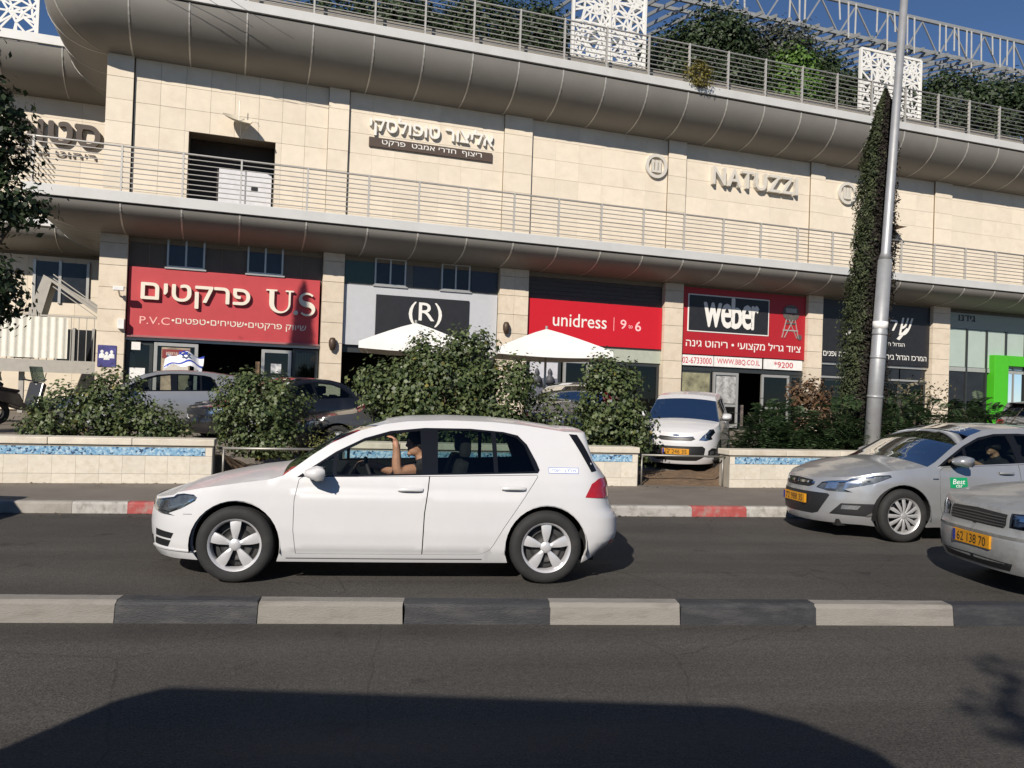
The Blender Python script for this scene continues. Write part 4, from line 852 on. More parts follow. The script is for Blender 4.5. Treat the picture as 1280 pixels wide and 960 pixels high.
# ---- curved balcony edges swept round the left corner
CORN = -13.3
def edge(off, q, mitre, back=6.):
    """plan point at offset off for path position q: q>=0 runs right from the corner, -1..0 turns the corner, below -1 runs back"""
    if q >= 0: return (CORN+q, -off)
    if q > -1:
        t = -q*math.pi/2
        if mitre: return (CORN-off*min(1, 2*-q), -off*min(1, 2*(1+q)))
        e = 2/2.7; return (CORN-off*math.sin(t)**e, -off*math.cos(t)**e)
    return (CORN-off, (-1-q))
def sweep(b, prof, qs, mitre):
    m = len(prof); k0 = len(b.v)
    for q in qs:
        for o, z in prof: x, y = edge(o, q, mitre); b.v.append((x, y, z))
    for i in range(len(qs)-1):
        for j in range(m-1): b.f.append((k0+i*m+j, k0+(i+1)*m+j, k0+(i+1)*m+j+1, k0+i*m+j+1))
    return b
seams = [-14.23, -12.6, -10.98, -9.37, -7.44, -5.57, -3.96, -2.33, -.72, .89, 2.49, 4.14, 5.79, 7.44, 9.08, 10.75, 12.4, 14.1, 15.81, 17.53, 19.22, 20.92, 22.6, 24.3, 26.0, 27.5]
def overhang(name, ztop, zfb, zw, P, mitre):
    ne = 11; cl = [(P-.06, zfb-.035)]+[((P-.06)*math.cos(t)**1.0, zfb-.035-(zfb-.035-zw)*math.sin(t)) for t in np.linspace(0, math.pi/2, ne)[1:]]
    fas = [(P-.3, ztop+.0), (P, ztop), (P+.015, ztop-.02), (P+.015, zfb+.01), (P, zfb), (P-.10, zfb-.002)]
    corner = list(np.linspace(-7, -1, 5))+list(np.linspace(-1, 0, 17))[1:]
    par = BP(sweep(MB(), fas, corner+[40.8], mitre), name, FASC)
    qs = [s-CORN for s in seams if s > CORN+.2]
    runs = [(-7., -4.6), (-4.6, -2.8), (-2.8, -1.), (-1, -.5), (-.5, .0 if False else qs[0])]+list(zip(qs[:-1], qs[1:]))
    for a, c in runs:
        q = [a+(c-a)*i/8 for i in range(9)]
        if a < 0 < c: q = sorted(set(q+[0]))
        MB_ = sweep(MB(), cl, q, mitre); o = MB_.build('cladding_panel', CLAD, par, auto=.6)
    for q in qs+[-.5, -1, -2.8, -4.6]:
        sm = [(o+.012, z-.006) for o, z in cl]; dq = .022 if q > 0 else (.012 if q > -1 else .02)
        sb = sweep(MB(), sm, [q-dq, q+dq], mitre); k = len(sb.v); n = len(sm)
        inn = sweep(MB(), [(o-.03, z) for o, z in sm], [q-dq, q+dq], mitre); sb.add(inn.v, [])
        for j in range(n-1): sb.f += [(j, j+1, k+j+1, k+j), (n+j+1, n+j, k+n+j, k+n+j+1)]
        sb.build('seam_cover', SEAM, par)
    # floor slab on top and dark shadow gap under the fascia
    b = MB(); sweep(b, [(P-.28, ztop-.01), (0, ztop-.01)], corner+[40.8], mitre); b.build('balcony_floor', SOFF, par)
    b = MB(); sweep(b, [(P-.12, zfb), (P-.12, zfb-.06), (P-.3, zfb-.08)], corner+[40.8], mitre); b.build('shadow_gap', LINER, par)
    b = MB(); sweep(b, [(P+.018, ztop-.028), (P+.018, ztop-.034)], corner+[40.8], mitre)
    return par
overhang('upper_balcony_edge', 13.1, 12.80, 11.5, 1.75, False)
overhang('lower_balcony_edge', 7.03, 6.72, 6.06, 1.75, True)
for s in (-10.2, -8.5, -4.6, 4.0, 9.8, 11.6): BP(MB().box(s-.16, s+.16, -.62, -.55, 11.62, 11.68), 'soffit_light', M('soffit_light_glass', (.6, .58, .5), .4))
# recess strip under the lower overhang
# ---- railings
def railing(z0, z1, label, P, nb, mitre, qmin, uppost):
    t = thing('balcony_railing', label, 'railing', T(0, -P, z0), BA, 'balcony railings')
    L = lambda q, z: (lambda e: (e[0], e[1]+P, z-z0))(edge(P-.07, q, mitre))
    qs = [qmin]+[q for q in np.linspace(-1, 0, 9) if q > qmin]+[40.8]
    for i in range(nb):
        z = z0+.12+(z1-z0-.12)*i/(nb-1); r = .03 if i == nb-1 else .016
        MB().tube([L(q, z) for q in qs], r, 6).build('rail', RLM, t, True)
    for s in seams:
        q = s-CORN
        if s < CORN: q = -.45
        a, c = L(q, z0), L(q, z1+uppost)
        MB().bar(a, c, .05, .09).build('post', RLM, t)
railing(7.03, 8.33, 'long grey metal railing of the lower balcony, above the shop signs', 1.75, 9, True, -3, .02)
railing(13.1, 14.5, 'long grey metal railing along the planted roof edge', 1.75, 9, False, -3, .04)
# ---- shop infill: brown-grey upper strips, windows
UPB = M('brown_grey_cladding', (.115, .10, .082), .7, var=.12, scale=2)
UPD = M('dark_slat_cladding', (.055, .046, .042), .6, var=.15)
def window(s0, s1, z0, z1, y=.05, n=2, par=None):
    f = MB(); w_ = .055; f.box(s0, s1, y-.06, y+.04, z0, z0+w_); f.box(s0, s1, y-.06, y+.04, z1-w_, z1)
    for k in range(n+1): x = s0+(s1-s0-w_)*k/n; f.box(x, x+w_, y-.058, y+.038, z0+w_, z1-w_)
    fo = f.build('window', FRAME, par or bld)
    for k in range(n): x = s0+(s1-s0-w_)*k/n; MB().box(x+w_+.002, x+(s1-s0-w_)/n-.002, y-.012, y+.0, z0+w_+.002, z1-w_-.002).build('pane', M('dark_pane', (.02, .022, .026), .15, var=.3, scale=2, spec=.35), fo)
    MB().box(s0-.05, s1+.05, y-.12, y+.0, z0-.05, z0-.002).build('sill', FRAME, fo)
i0 = BP(MB().box(-12.53, -6.73, .06, .2, 5.0, 6.2), 'upper_strip', UPB)
for s in (-11.95, -9.85, -7.4): MB().box(s-.01, s+.01, .048, .07, 5.1, 6.1).build('strip_joint', JOINT, i0)
window(-11.45, -10.35, 5.2, 6.15); window(-9.09, -7.98, 5.2, 6.15)
i1 = BP(MB().box(-6.04, -.63, .06, .2, 5.0, 6.2), 'upper_strip', M('grey_strip', (.12, .125, .12), .6))
for a, c, col in ((-6.0, -5.04, lin(38, 66, 52)), (-3.68, -2.78, lin(48, 50, 56)), (-1.62, -.67, lin(46, 46, 56))):
    MB().box(a, c, .03, .062, 5.18, 6.1).build('tinted_panel', M('tinted_panel_%d' % int(col[1]*1e4), col, .3), i1)
window(-5.02, -3.95, 5.15, 6.08); window(-2.72, -1.68, 5.15, 6.08)
i2 = BP(MB().box(.45, 5.98, .08, .2, 5.0, 6.2), 'upper_strip', UPD)
for k in range(6): MB().box(.47, 5.96, .06, .082, 5.14+.155*k, 5.14+.155*k+.14).build('slat', UPD, i2)
# ---- shopfronts below the signs
def door(par, s0, s1, z0, z1, y, mat=FRAME, pane=PANE, w_=.10, nm='door'):
    f = MB(); f.box(s0, s0+w_, y-.04, y+.04, z0, z1); f.box(s1-w_, s1, y-.04, y+.04, z0, z1); f.box(s0+w_, s1-w_, y-.038, y+.038, z1-w_, z1); f.box(s0+w_, s1-w_, y-.038, y+.038, z0, z0+.14)
    o = f.build(nm, mat, par)
    MB().box(s0+w_+.001, s1-w_-.001, y-.006, y+.006, z0+.142, z1-w_-.001).build('pane', pane, o)
    return o
F0 = LOT+.06
sf = BP(MB().box(-12.53, -6.73, .05, .16, 2.90, 3.04), 'shopfront', FRAME)
door(sf, -11.72, -10.45, F0, 2.86, .08); door(sf, -8.55, -7.62, F0, 2.80, .05); door(sf, -12.5, -11.75, F0, 2.86, .15, FRAMED, nm='display_window'); door(sf, -7.58, -6.76, F0, 2.86, .15, FRAMED, nm='display_window')
ps = MB().box(-11.50, -10.68, .02, .035, 1.3, 2.72).build('poster', M('poster_photo', (.30, .24, .17), .5, var=.6, scale=3), sf)
MB().box(-11.48, -10.70, .012, .022, 2.38, 2.66).build('poster_heading', M('poster_red', (.20, .03, .03), .5), ps)
MB().box(-11.45, -10.72, .012, .022, 1.98, 2.18).build('poster_sky', M('poster_pale', (.55, .52, .46), .5), ps)
put_text('BERRYALLOC', ps, -11.09, 2.53, .008, .55, .10, M('poster_letter', (.7, .6, .5), .6))
MB().box(-12.35, -12.1, .02, .06, 2.6, 2.84).build('white_box', WPAPER, sf)
MB().box(-12.4, -11.95, .02, .05, 1.7, 2.05).build('notice_paper', WPAPER, sf); MB().box(-8.25, -7.93, -.02, -.008, 2.05, 2.35).build('notice_paper', WPAPER, sf); MB().box(-8.2, -7.95, -.02, -.008, 1.6, 1.9).build('notice_paper', WPAPER, sf)
for k in range(9): MB().box(-7.52+.085*k, -7.47+.085*k, .22, .24, F0, 2.8).build('blind_strip', M('blind_strip', (.45, .44, .42), .7), sf)
MB().box(-8.72, -8.60, .0, .1, F0, 2.4).build('wood_post', M('wood_post', (.35, .22, .12), .7), sf)
MB().box(-10.4, -8.75, 1.4, 1.5, F0, 2.0).build('counter', M('shop_counter', (.06, .05, .045), .8), sf)
s1_ = BP(MB().box(-6.04, -.63, .10, .2, 2.85, 3.08), 'shopfront', FRAMED)
MB().box(-6.0, -2.6, .3, .34, 1.15, 1.22).build('counter', M('pale_counter', (.4, .4, .38), .6), s1_)
door(s1_, -2.4, -1.5, F0, 2.84, .15, FRAMED); door(s1_, -1.45, -.66, F0, 2.84, .15, FRAMED)
s2_ = BP(MB().box(.45, 5.98, .04, .2, 2.98, 3.5), 'shopfront', M('pale_green_strip', lin(165, 170, 155), .5, var=.08))
door(s2_, .50, 1.9, F0, 2.95, .12, FRAMED, nm='display_window'); door(s2_, 2.0, 2.12+.9, F0, 2.95, .12, FRAME); door(s2_, 3.1, 4.5, F0, 2.95, .12, FRAMED, nm='display_window'); door(s2_, 4.55, 5.95, F0, 2.95, .12, FRAMED, nm='display_window')
pp = MB().box(.65, 1.78, .05, .06, 1.3, 2.85).build('poster', M('grey_poster', (.14, .145, .18), .5, var=.5, scale=4), s2_)
MB().box(.68, 1.75, .04, .051, 2.25, 2.82).build('poster_sky', M('poster_grey_sky', (.52, .52, .55), .5, var=.1), pp)
for q in (.95, 1.45): MB().lathe([(.001, .3), (.07, .22), (.09, .12), (.06, .05), (.16, -.05), (.2, -.25), (.001, -.25)], 10, 'z', (q, .03, 2.32)).build('poster_figure', M('poster_dark', (.05, .05, .06), .6), pp, True)
s3_ = BP(MB().box(6.78, 12.6, .06, .2, 2.78, 2.95), 'shopfront', FRAMED)
d1 = door(s3_, 8.33, 9.48, F0+.02, 2.76, .04); MB().box(8.45, 9.36, -.012, -.002, 1.55, 2.62).build('door_poster', M('door_poster', (.33, .33, .32), .5, var=.7, scale=5), d1); MB().box(8.43, 9.38, -.01, .06, 1.42, 1.52).build('mid_rail', FRAME, d1)
d2 = door(s3_, 10.62, 11.95, F0+.02, 2.76, .10); MB().box(10.8, 11.8, .05, .06, 1.38, 1.46).build('push_bar', FRAME, d2)
gp = door(s3_, 6.82, 8.28, F0, 2.78, .12, FRAMED, nm='display_window'); MB().box(6.9, 8.2, .06, .075, 1.4, 2.7).build('window_poster', M('garden_poster', (.22, .21, .13), .6, var=.7, scale=2.5), gp)
door(s3_, 11.98, 12.58, F0, 2.78, .12, FRAMED, nm='display_window')
b = MB(); 
for k in range(3): b.box(8.1, 12.5, -1.5+.4*k, -.2, LOT, LOT+.02+(k+1)*.0)
MB().box(9.6, 10.6, 1.2, 1.7, F0, 1.5).build('display_stand', M('display_goods', (.12, .10, .09), .7, var=.7, scale=12), s3_)
s4_ = BP(MB().box(13.34, 19.2, .06, .2, 3.30, 3.40), 'shopfront', FRAME)
MB().box(13.34, 19.2, .05, .15, 2.75, 2.83).build('transom', FRAME, s4_)
for k in range(4): door(s4_, 13.38+1.45*k, 14.80+1.45*k, F0, 2.74, .14, FRAMED, nm='display_window'); MB().box(13.40+1.45*k, 14.78+1.45*k, .12, .13, 2.85, 3.29).build('transom_pane', M('dark_pane'), s4_)
s5_ = BP(MB().box(20.18, 27.5, .0, .2, 5.22, 6.1), 'shopfront', M('pale_grey_green_panel', lin(150, 158, 148), .5, var=.06))
for k in range(7):
    a = 20.22+1.18*k; MB().box(a+.04, a+1.12, .05, .07, 3.52, 5.2).build('pane', PANEP, s5_); MB().box(a-.05, a+.04, .0, .12, F0, 5.22).build('mullion', FRAMED, s5_)
    MB().box(a+.045, a+1.115, .05, .07, 2.0 if k < 2 else 3.4, 3.3 if k < 2 else 3.42).build('lower_pane', M('dark_pane'), s5_)
    MB().box(a+.045, a+1.115, .01, .1, 3.32, 3.50).build('transom', M('pale_transom', (.3, .32, .3), .5), s5_)
GRN = M('bright_green_portal', lin(72, 176, 36), .45, var=.05)
gt = BP(MB().box(22.78, 23.62, -.25, .15, F0, 4.12), 'green_portal', GRN, bevel=.02); MB().box(23.62, 27.5, -.248, .148, 3.66, 4.118).build('portal_lintel', GRN, gt)
for s in (24.2, 24.9, 25.6): MB().box(s, s+.08, .0, .05, F0, 3.6).build('door_stile', FRAME, gt)
# ---- left wing set back, with stair
SB5 = 5.2
wg = thing('mall_wing', 'set-back cream wing of the mall behind the left tree', 'building', T(-13.3, SB5, 0), BA)
b = MB(); b.box(-18, -.02, .0, 6, 6.0, 13.0); b.box(-18, -.02, 0.0, 6, .4, 6.0); b.build('wall', JOINT, wg)
for z0, z1 in zip(rows[:-1], rows[1:]):
    for i in range(8): link('stone_panel', pan2, wg, (-12+1.5*i, 0, z0), None, (1.5, 1, z1-z0))
for j in range(8):
    for i in range(8): link('stone_panel', pan2, wg, (-12+1.5*i, 0, .5+.68*j), None, (1.5, 1, .68))
b = MB(); prof = [(1.45, 13.1), (1.75, 13.1), (1.76, 12.8), (1.65, 12.78)]; n = len(prof)
def wsweep(pr): 
    q = MB(); n = len(pr); q.v = [(-18, -o, z) for o, z in pr]+[(-.02, -o, z) for o, z in pr]; q.f = [(j, n+j, n+j+1, j+1) for j in range(n-1)]; return q
wsweep(prof).build('upper_balcony_edge', FASC, wg); wsweep([(1.69*math.cos(t), 12.76-1.26*math.sin(t)) for t in np.linspace(0, 1.57, 10)]).build('cladding_panel', CLAD, wg, auto=.6)
wsweep([(1.45, 7.03), (1.75, 7.03), (1.76, 6.72), (1.65, 6.70)]).build('lower_balcony_edge', FASC, wg); wsweep([(1.69*math.cos(t), 6.69-.63*math.sin(t)) for t in np.linspace(0, 1.57, 8)]).build('cladding_panel', CLAD, wg, auto=.6)
for k in range(1, 9): 
    for z0, z1 in ((12.76, 11.5), (6.69, 6.06)): MB().tube([(-1.9*k, -1.7*math.cos(t), z0-(z0-z1)*math.sin(t)) for t in np.linspace(0, 1.4, 7)], .02, 5).build('seam_cover', SEAM, wg)
def win(s0, s1, z0, z1): 
    o = MB().box(s0, s1, -.06, .0, z0, z1).build('window', M('dark_pane'), wg)
    for a in (s0-.08, (s0+s1)/2-.08, s1): MB().box(a, a+.09, -.1, -.03, z0-.06, z1+.06).build('frame', FRAME, o)
win(-2.75, -1.15, 4.35, 5.75); win(-2.0, -.9, 2.2, 3.4)
MB().box(-.55, -.05, -.05, .0, .5, 6.0).build('dark_doorway', SHOPD, wg)
BRN = M('dark_brown_letters', (.06, .045, .035), .6)
put_text('סטוסט', wg, -2.75, 10.3, -.12, 3.7, .78, BRN, .12, .04, True); put_text('ריהוט גן וחוץ', wg, -2.5, 9.55, -.08, 3.0, .26, BRN, .03, 0, True)
t = thing('entrance_stair', 'grey metal stair and landing with white corrugated screen by the left wing', 'stair', T(-15.4, 2.0, LOT-.45), BA)
STM = M('stair_steel', (.36, .34, .30), .6, .2, var=.1)
MB().box(-2.0, 2.6, -.05, 1.6, 1.92, 2.15).build('landing', STM, t); MB().box(-2.0, 2.6, -.15, -.05, 1.75, 2.15).build('edge_beam', STM, t)
for x in (-.4, 2.3): MB().box(x, x+.14, .2, .34, .4, 1.9).build('post', STM, t)
scr = MB(); n = 60
for i in range(n+1): x = -1.75+2.75*i/n; scr.v += [(x, -.19+.025*math.sin(i*1.3), 2.2), (x, -.19+.025*math.sin(i*1.3), 3.5)]
scr.f = [(2*i, 2*i+2, 2*i+3, 2*i+1) for i in range(n)]; scr.build('corrugated_screen', M('white_corrugated', (.66, .64, .56), .6, var=.08), t, True)
for i in range(22): x = -2.0+.22*i; MB().bar((x, -.12, 2.15), (x, -.12, 3.35 if x < 1 else 3.55), .022).build('baluster', STM, t)
MB().bar((-2.0, -.12, 3.55), (2.65, -.12, 3.55), .05).build('handrail', STM, t)
MB().add([(-2.0, -.15, 2.15), (-2.0, 1.4, 2.15), (-5.0, 1.4, .2), (-5.0, -.15, .2), (-2.0, -.15, 1.85), (-2.0, 1.4, 1.85), (-5.0, 1.4, -.1), (-5.0, -.15, -.1)], [(0, 1, 2, 3), (7, 6, 5, 4), (0, 3, 7, 4), (1, 0, 4, 5), (2, 1, 5, 6), (3, 2, 6, 7)]).build('lower_flight', STM, t)
MB().bar((-2, -.12, 3.2), (-5, -.12, 1.2), .05).build('handrail', STM, t)
fl = MB().prism([(-.75, 2.2), (-.25, 2.2), (.34, 4.72), (.1, 4.92)], .6, 1.5).build('upper_flight', STM, t)
MB().prism([(.1, 4.92), (.34, 4.70), (1.75, 3.75), (1.75, 4.0)], .55, 1.55).build('return_flight', STM, t)
for k in range(4): MB().bar((.4, .5, 4.55+.13*k), (1.75, .5, 3.6+.13*k), .03).build('side_rail', STM, t)
# ------------------------------------------------------------------ signs and fittings on the facade, each a thing of its own
class BT:
    """a thing on the facade, its parts given in facade coordinates"""
    def __init__(s, name, label, cat, x, y, z, group=None):
        s.r = thing(name, label, cat, T(x, y, z), BA, group); s.o = Vector((x, y, z))
    def b(s, mb, name, mat, par=None, **k):
        for i, v in enumerate(mb.v): mb.v[i] = tuple(Vector(v)-s.o)
        return mb.build(name, mat, par or s.r, **k)
    def t(s, body, x, z, y, w, h=None, mat=None, depth=0., bold=0., heb=False, name='lettering', par=None, **k):
        return put_text(body, par or s.r, x-s.o.x, z-s.o.z, y-s.o.y, w, h, mat, depth, bold, heb, name=name, **k)
    def m(s, me, name, x, y, z, scale=None): return link(name, me, s.r, Vector((x, y, z))-s.o, None, scale)
REDS = M('faded_red_sign', lin(178, 62, 66), .55, var=.05, scale=1.5, dirt=lin(164, 54, 58), dscale=1.2, damt=.5)
RED2 = M('bright_red_sign', lin(190, 24, 38), .45, var=.03)
RED3 = M('deep_red_sign', lin(165, 30, 38), .5, var=.04)
WLET = M('white_letter', (.75, .73, .68), .5, var=.04)
CLET = M('cream_letter', (.72, .66, .55), .5, var=.04)
THINW = M('pale_pink_print', lin(245, 190, 190), .5)
GREYL = M('grey_lines', lin(205, 120, 125), .5)
NEARB = M('sign_black', (.018, .018, .020), .45, var=.2)
LGP = M('light_grey_panel', (.46, .47, .49), .5, var=.04, dirt=(.38, .38, .39), dscale=1, damt=.3)
# flooring shop
g = BT('shop_sign', 'large faded red sign with raised white Hebrew letters and U.S', 'sign', -9.7, -.02, 3.03)
pn = g.b(MB().box(-12.5, -6.80, -.03, .04, 3.03, 5.14), 'sign_board', REDS, bevel=.01)
g.b(MB().box(-12.52, -6.78, -.10, .0, 2.99, 3.05), 'lower_trim', M('sign_trim', (.30, .12, .12), .5))
g.t('פרקטים', -10.55, 4.32, -.10, 3.15, .70, CLET, .09, .018, True)
def serif_u(x0, x1, z0, z1, tk, tn):
    q = []; n = 12; r = (x1-x0)/2; cz = z0+r*.95
    outer = [(x0, z1)]+[(x0+r-r*math.cos(t), cz-(cz-z0)*math.sin(t)) for t in np.linspace(0, math.pi, n)]+[(x1, z1)]
    inner = [(x1-tn, z1)]+[(x0+r+(tk-tn)/2+(r-(tk+tn)/2)*math.cos(t), cz-(cz-z0-tn)*math.sin(t)) for t in np.linspace(0, math.pi, n)]+[(x0+tk, z1)]
    return outer+inner
sl = MB().prism(serif_u(-8.38, -7.72, 3.98, 4.68, .15, .06), -.14, -.05); sl.prism([(-8.48, 4.68), (-8.14, 4.68), (-8.14, 4.73), (-8.48, 4.73)], -.14, -.05); sl.prism([(-7.88, 4.68), (-7.62, 4.68), (-7.62, 4.73), (-7.88, 4.73)], -.14, -.05)
g.b(sl, 'letter', CLET); dl = MB(); dl.lathe([(.075, -.14), (.075, -.05)], 14, 'y', (-7.55, 0, 4.03)); dl.lathe([(.001, -.14), (.075, -.14)], 14, 'y', (-7.55, 0, 4.03)); g.b(dl, 'letter_dot', CLET)
def serif_s(x, z, w, h):
    """thick-and-thin S drawn as a swept ribbon"""
    b = MB(); pts = []; n = 34
    for i in range(n+1):
        t = i/n
        if t < .5: a = R(35+ (t/.5)*235); c = (x, z+h*.25); rr = (w/2, h*.25)
        else: a = R(90-((t-.5)/.5)*235); c = (x, z-h*.25); rr = (w/2, h*.25)
        pts.append((c[0]+rr[0]*math.cos(a), c[1]+rr[1]*math.sin(a)*(1)))
    for i, p in enumerate(pts):
        q0, q1 = pts[max(0, i-1)], pts[min(n, i+1)]; d = Vector((q1[0]-q0[0], q1[1]-q0[1])).normalized(); nx = Vector((-d.y, d.x)); k = .03+.06*math.exp(-((i/n-.5)/.2)**2)
        for s_ in (-1, 1):
            for y in (-.14, -.05): b.v.append((p[0]+nx.x*k*s_, y, p[1]+nx.y*k*s_))
    for i in range(n): a = 4*i; b.f += [(a, a+2, a+6, a+4), (a+1, a+5, a+7, a+3), (a, a+4, a+5, a+1), (a+2, a+3, a+7, a+6)]
    b.f += [(0, 1, 3, 2), (4*n, 4*n+2, 4*n+3, 4*n+1)]
    return b
g.b(serif_s(-7.20, 4.32, .42, .70), 'letter', CLET)
g.t('שיווק פרקטים•שטיחים•טפטים•', -9.22, 3.52, -.036, 4.05, .23, CLET, .006, .004, True); g.t('P.V.C', -11.72, 3.52, -.036, .85, .23, M('sign_pale_print', lin(235, 175, 165), .5), .006)
# upper wall lettering
g = BT('wall_lettering', 'raised white Hebrew letters high on the wall above a brown strip', 'sign', -3.2, -.1, 9.74)
g.t('אליצור טופולסקי', -3.22, 10.47, -.10, 4.3, .66, WLET, .10, .010, True)
st = g.b(MB().box(-5.38, -1.06, -.10, -.02, 9.76, 10.08), 'strip_board', M('brown_strip', (.075, .052, .04), .6, var=.1), bevel=.01)
g.t('ריצוף  חדרי אמבט  פרקט', -3.2, 9.92, -.108, 3.5, .20, WLET, .008, .004, True)
g = BT('wall_lettering', 'cream raised capital letters on the wall between two round logos', 'sign', 9.9, -.1, 10.0)
CL2 = M('cream_raised_letter', (.56, .53, .47), .6, var=.05)
g.t('NATUZZI', 9.88, 10.38, -.14, 3.95, .68, CL2, .2, .014, spacing=1.12)
for sx, lb in ((5.46, 'round cream U logo on the wall left of the capital letters'), (14.45, 'round cream U logo on the wall beside the cypress')):
    g = BT('round_logo', lb, 'sign', sx, -.1, 10.45, 'round wall logos')
    q = MB(); q.lathe([(.34, -.14), (.46, -.14), (.46, -.03), (.34, -.03)], 36, 'y', (sx, 0, 10.45), True); g.b(q, 'ring', CL2)
    q = MB()
    for x0, x1 in ((-.2, -.11), (-.045, .045), (.11, .2)): q.box(sx+x0, sx+x1, -.13, -.03, 10.28, 10.68)
    g.b(q, 'letter_bars', CL2); g.b(MB().box(sx-.2, sx+.2, -.128, -.032, 10.21, 10.29), 'letter_foot', CL2)
# (R) shop
g = BT('shop_sign', 'light grey shop panel with black board bearing a white R in brackets', 'sign', -3.3, 0, 3.08)
g.b(MB().box(-6.02, -.66, -.02, .05, 3.10, 5.10), 'panel', LGP); g.b(MB().box(-4.95, -1.70, -.07, -.015, 3.2, 4.83), 'black_board', NEARB, bevel=.01)
g.t('(R)', -3.25, 4.25, -.08, 1.15, .82, WLET, .01, .006)
# clothing shop
g = BT('shop_sign', 'bright red shop sign with thin unidress lettering', 'sign', 3.2, 0, 3.5)
g.b(MB().box(.48, 5.95, -.03, .05, 3.52, 5.10), 'sign_board', RED2); g.b(MB().box(.48, 5.95, -.032, -.01, 3.505, 3.522), 'lower_edge', INK)
g.t('unidress', 2.55, 4.40, -.036, 2.15, .48, WLET, .004, .004); g.b(MB().box(3.92, 3.935, -.037, -.03, 4.12, 4.62), 'divider', THINW)
g.t('9', 4.32, 4.38, -.036, .24, .34, THINW, .003, -.012); g.t('to', 4.62, 4.31, -.036, .17, .13, THINW, .003); g.t('6', 4.94, 4.34, -.036, .24, .36, THINW, .003, -.012)
# barbecue shop
g = BT('shop_sign', 'red shop sign with black logo box and grill picture', 'sign', 9.7, 0, 3.4)
g.b(MB().box(6.80, 12.58, -.03, .05, 3.42, 6.0), 'sign_board', RED3)
g.b(MB().box(7.06, 10.80, -.05, -.028, 4.29, 5.75), 'logo_border', WLET, bevel=.01); g.b(MB().box(7.11, 10.75, -.062, -.048, 4.34, 5.70), 'logo_box', NEARB)

for ch, cx_, wd_, hh_ in (('w', 8.16, .78, .92), ('e', 8.80, .46, .92), ('b', 9.27, .46, 1.16), ('e', 9.74, .46, .92), ('r', 10.12, .30, .92)): g.t(ch, cx_, 4.52+hh_/2, -.068, wd_, hh_, WLET, .008, .03, name='letter')
g.t('ציוד גריל מקצועי • ריהוט גינה', 9.7, 3.82, -.036, 5.35, .40, WLET, .006, .006, True)
GR = M('grill_print', (.10, .085, .075), .5, var=.3, scale=8); GR2 = M('grill_print_pale', (.34, .32, .30), .5)
q = MB(); cx, cz = 11.86, 5.28; q.prism([(cx+.40*math.cos(t), cz+.34*math.sin(t)) for t in np.linspace(0, math.pi, 20)], -.05, -.03); g.b(q, 'grill_lid', GR)
q = MB(); q.prism([(cx+.40*math.cos(t), cz-.02+.30*math.sin(t)) for t in np.linspace(-math.pi, 0, 20)], -.05, -.03); g.b(q, 'grill_bowl', GR)
g.b(MB().box(cx-.26, cx+.26, -.058, -.05, cz+.02, cz+.2), 'grill_label', GR2)
for xa, xb in ((-.22, -.42), (.2, .38), (-.1, .3), (.1, -.3)): g.b(MB().bar((cx+xa, -.04, cz-.26), (cx+xb, -.045, cz-1.0), .045, .02), 'grill_leg', GR2)
g.b(MB().box(cx-.38, cx+.36, -.052, -.035, cz-.72, cz-.67), 'grill_shelf', GR2); g.b(MB().box(cx-.26, cx+.26, -.056, -.035, cz-.44, cz-.37), 'grill_shelf', GR)
q = MB(); q.lathe([(.001, -.055), (.11, -.055), (.11, -.03)], 18, 'y', (cx+.44, 0, cz-.95)); g.b(q, 'grill_wheel', GR)
for a, c, tx, bd in ((6.82, 8.28, '02-6733000', .0), (8.34, 10.55, 'WWW.BBQ.CO.IL', .0), (10.66, 12.5, '*9200', .006)):
    g2 = BT('contact_sign', {'02-6733000': 'white strip sign with red phone number', 'WWW.BBQ.CO.IL': 'white strip sign with red web address', '*9200': 'white strip sign with short red star number'}[tx], 'sign', (a+c)/2, 0, 2.96, 'white strips under the grill sign')
    g2.b(MB().box(a, c, -.02, .05, 2.98, 3.38), 'strip_board', WPAPER); g2.t(tx, (a+c)/2, 3.18, -.026, (c-a)*(.9 if bd == 0 else .5), .24, M('red_print', lin(190, 40, 55), .5), .003, bd)
# black furniture shop sign
g = BT('shop_sign', 'black shop sign with white script half hidden by the cypress', 'sign', 16.3, 0, 3.4)
g.b(MB().box(13.36, 19.18, -.02, .05, 3.42, 6.0), 'sign_board', NEARB)
g.t('ש', 17.85, 5.1, -.03, .75, .75, WLET, .01, .01, True, shear=.4); g.b(MB().prism([(17.35, 4.55), (17.5, 4.5), (18.0, 5.0), (17.9, 5.05)], -.03, -.02), 'script_tail', WLET); g.t('ר', 17.15, 5.12, -.03, .45, .45, WLET, .01, .01, True, shear=.4)
g.t('הגדול ה', 17.35, 4.32, -.026, .9, .18, WLET, .004, .0, True); g.t('המרכז הגדול בירושלים לריהוט ניסה ופנים', 16.28, 3.78, -.026, 5.5, .25, WLET, .004, .004, True)
g.b(MB().prism([(14.55, 4.6), (15.0, 4.85), (14.95, 4.7), (14.75, 4.55)], -.03, -.02), 'script_tail', WLET)
# far right shop name
g = BT('shop_sign', 'small dark Hebrew name on pale panel above the green doorway', 'sign', 21.3, 0, 5.5)
g.t('גידנו', 21.32, 5.68, -.012, .95, .26, NEARB, .02, .006, True)
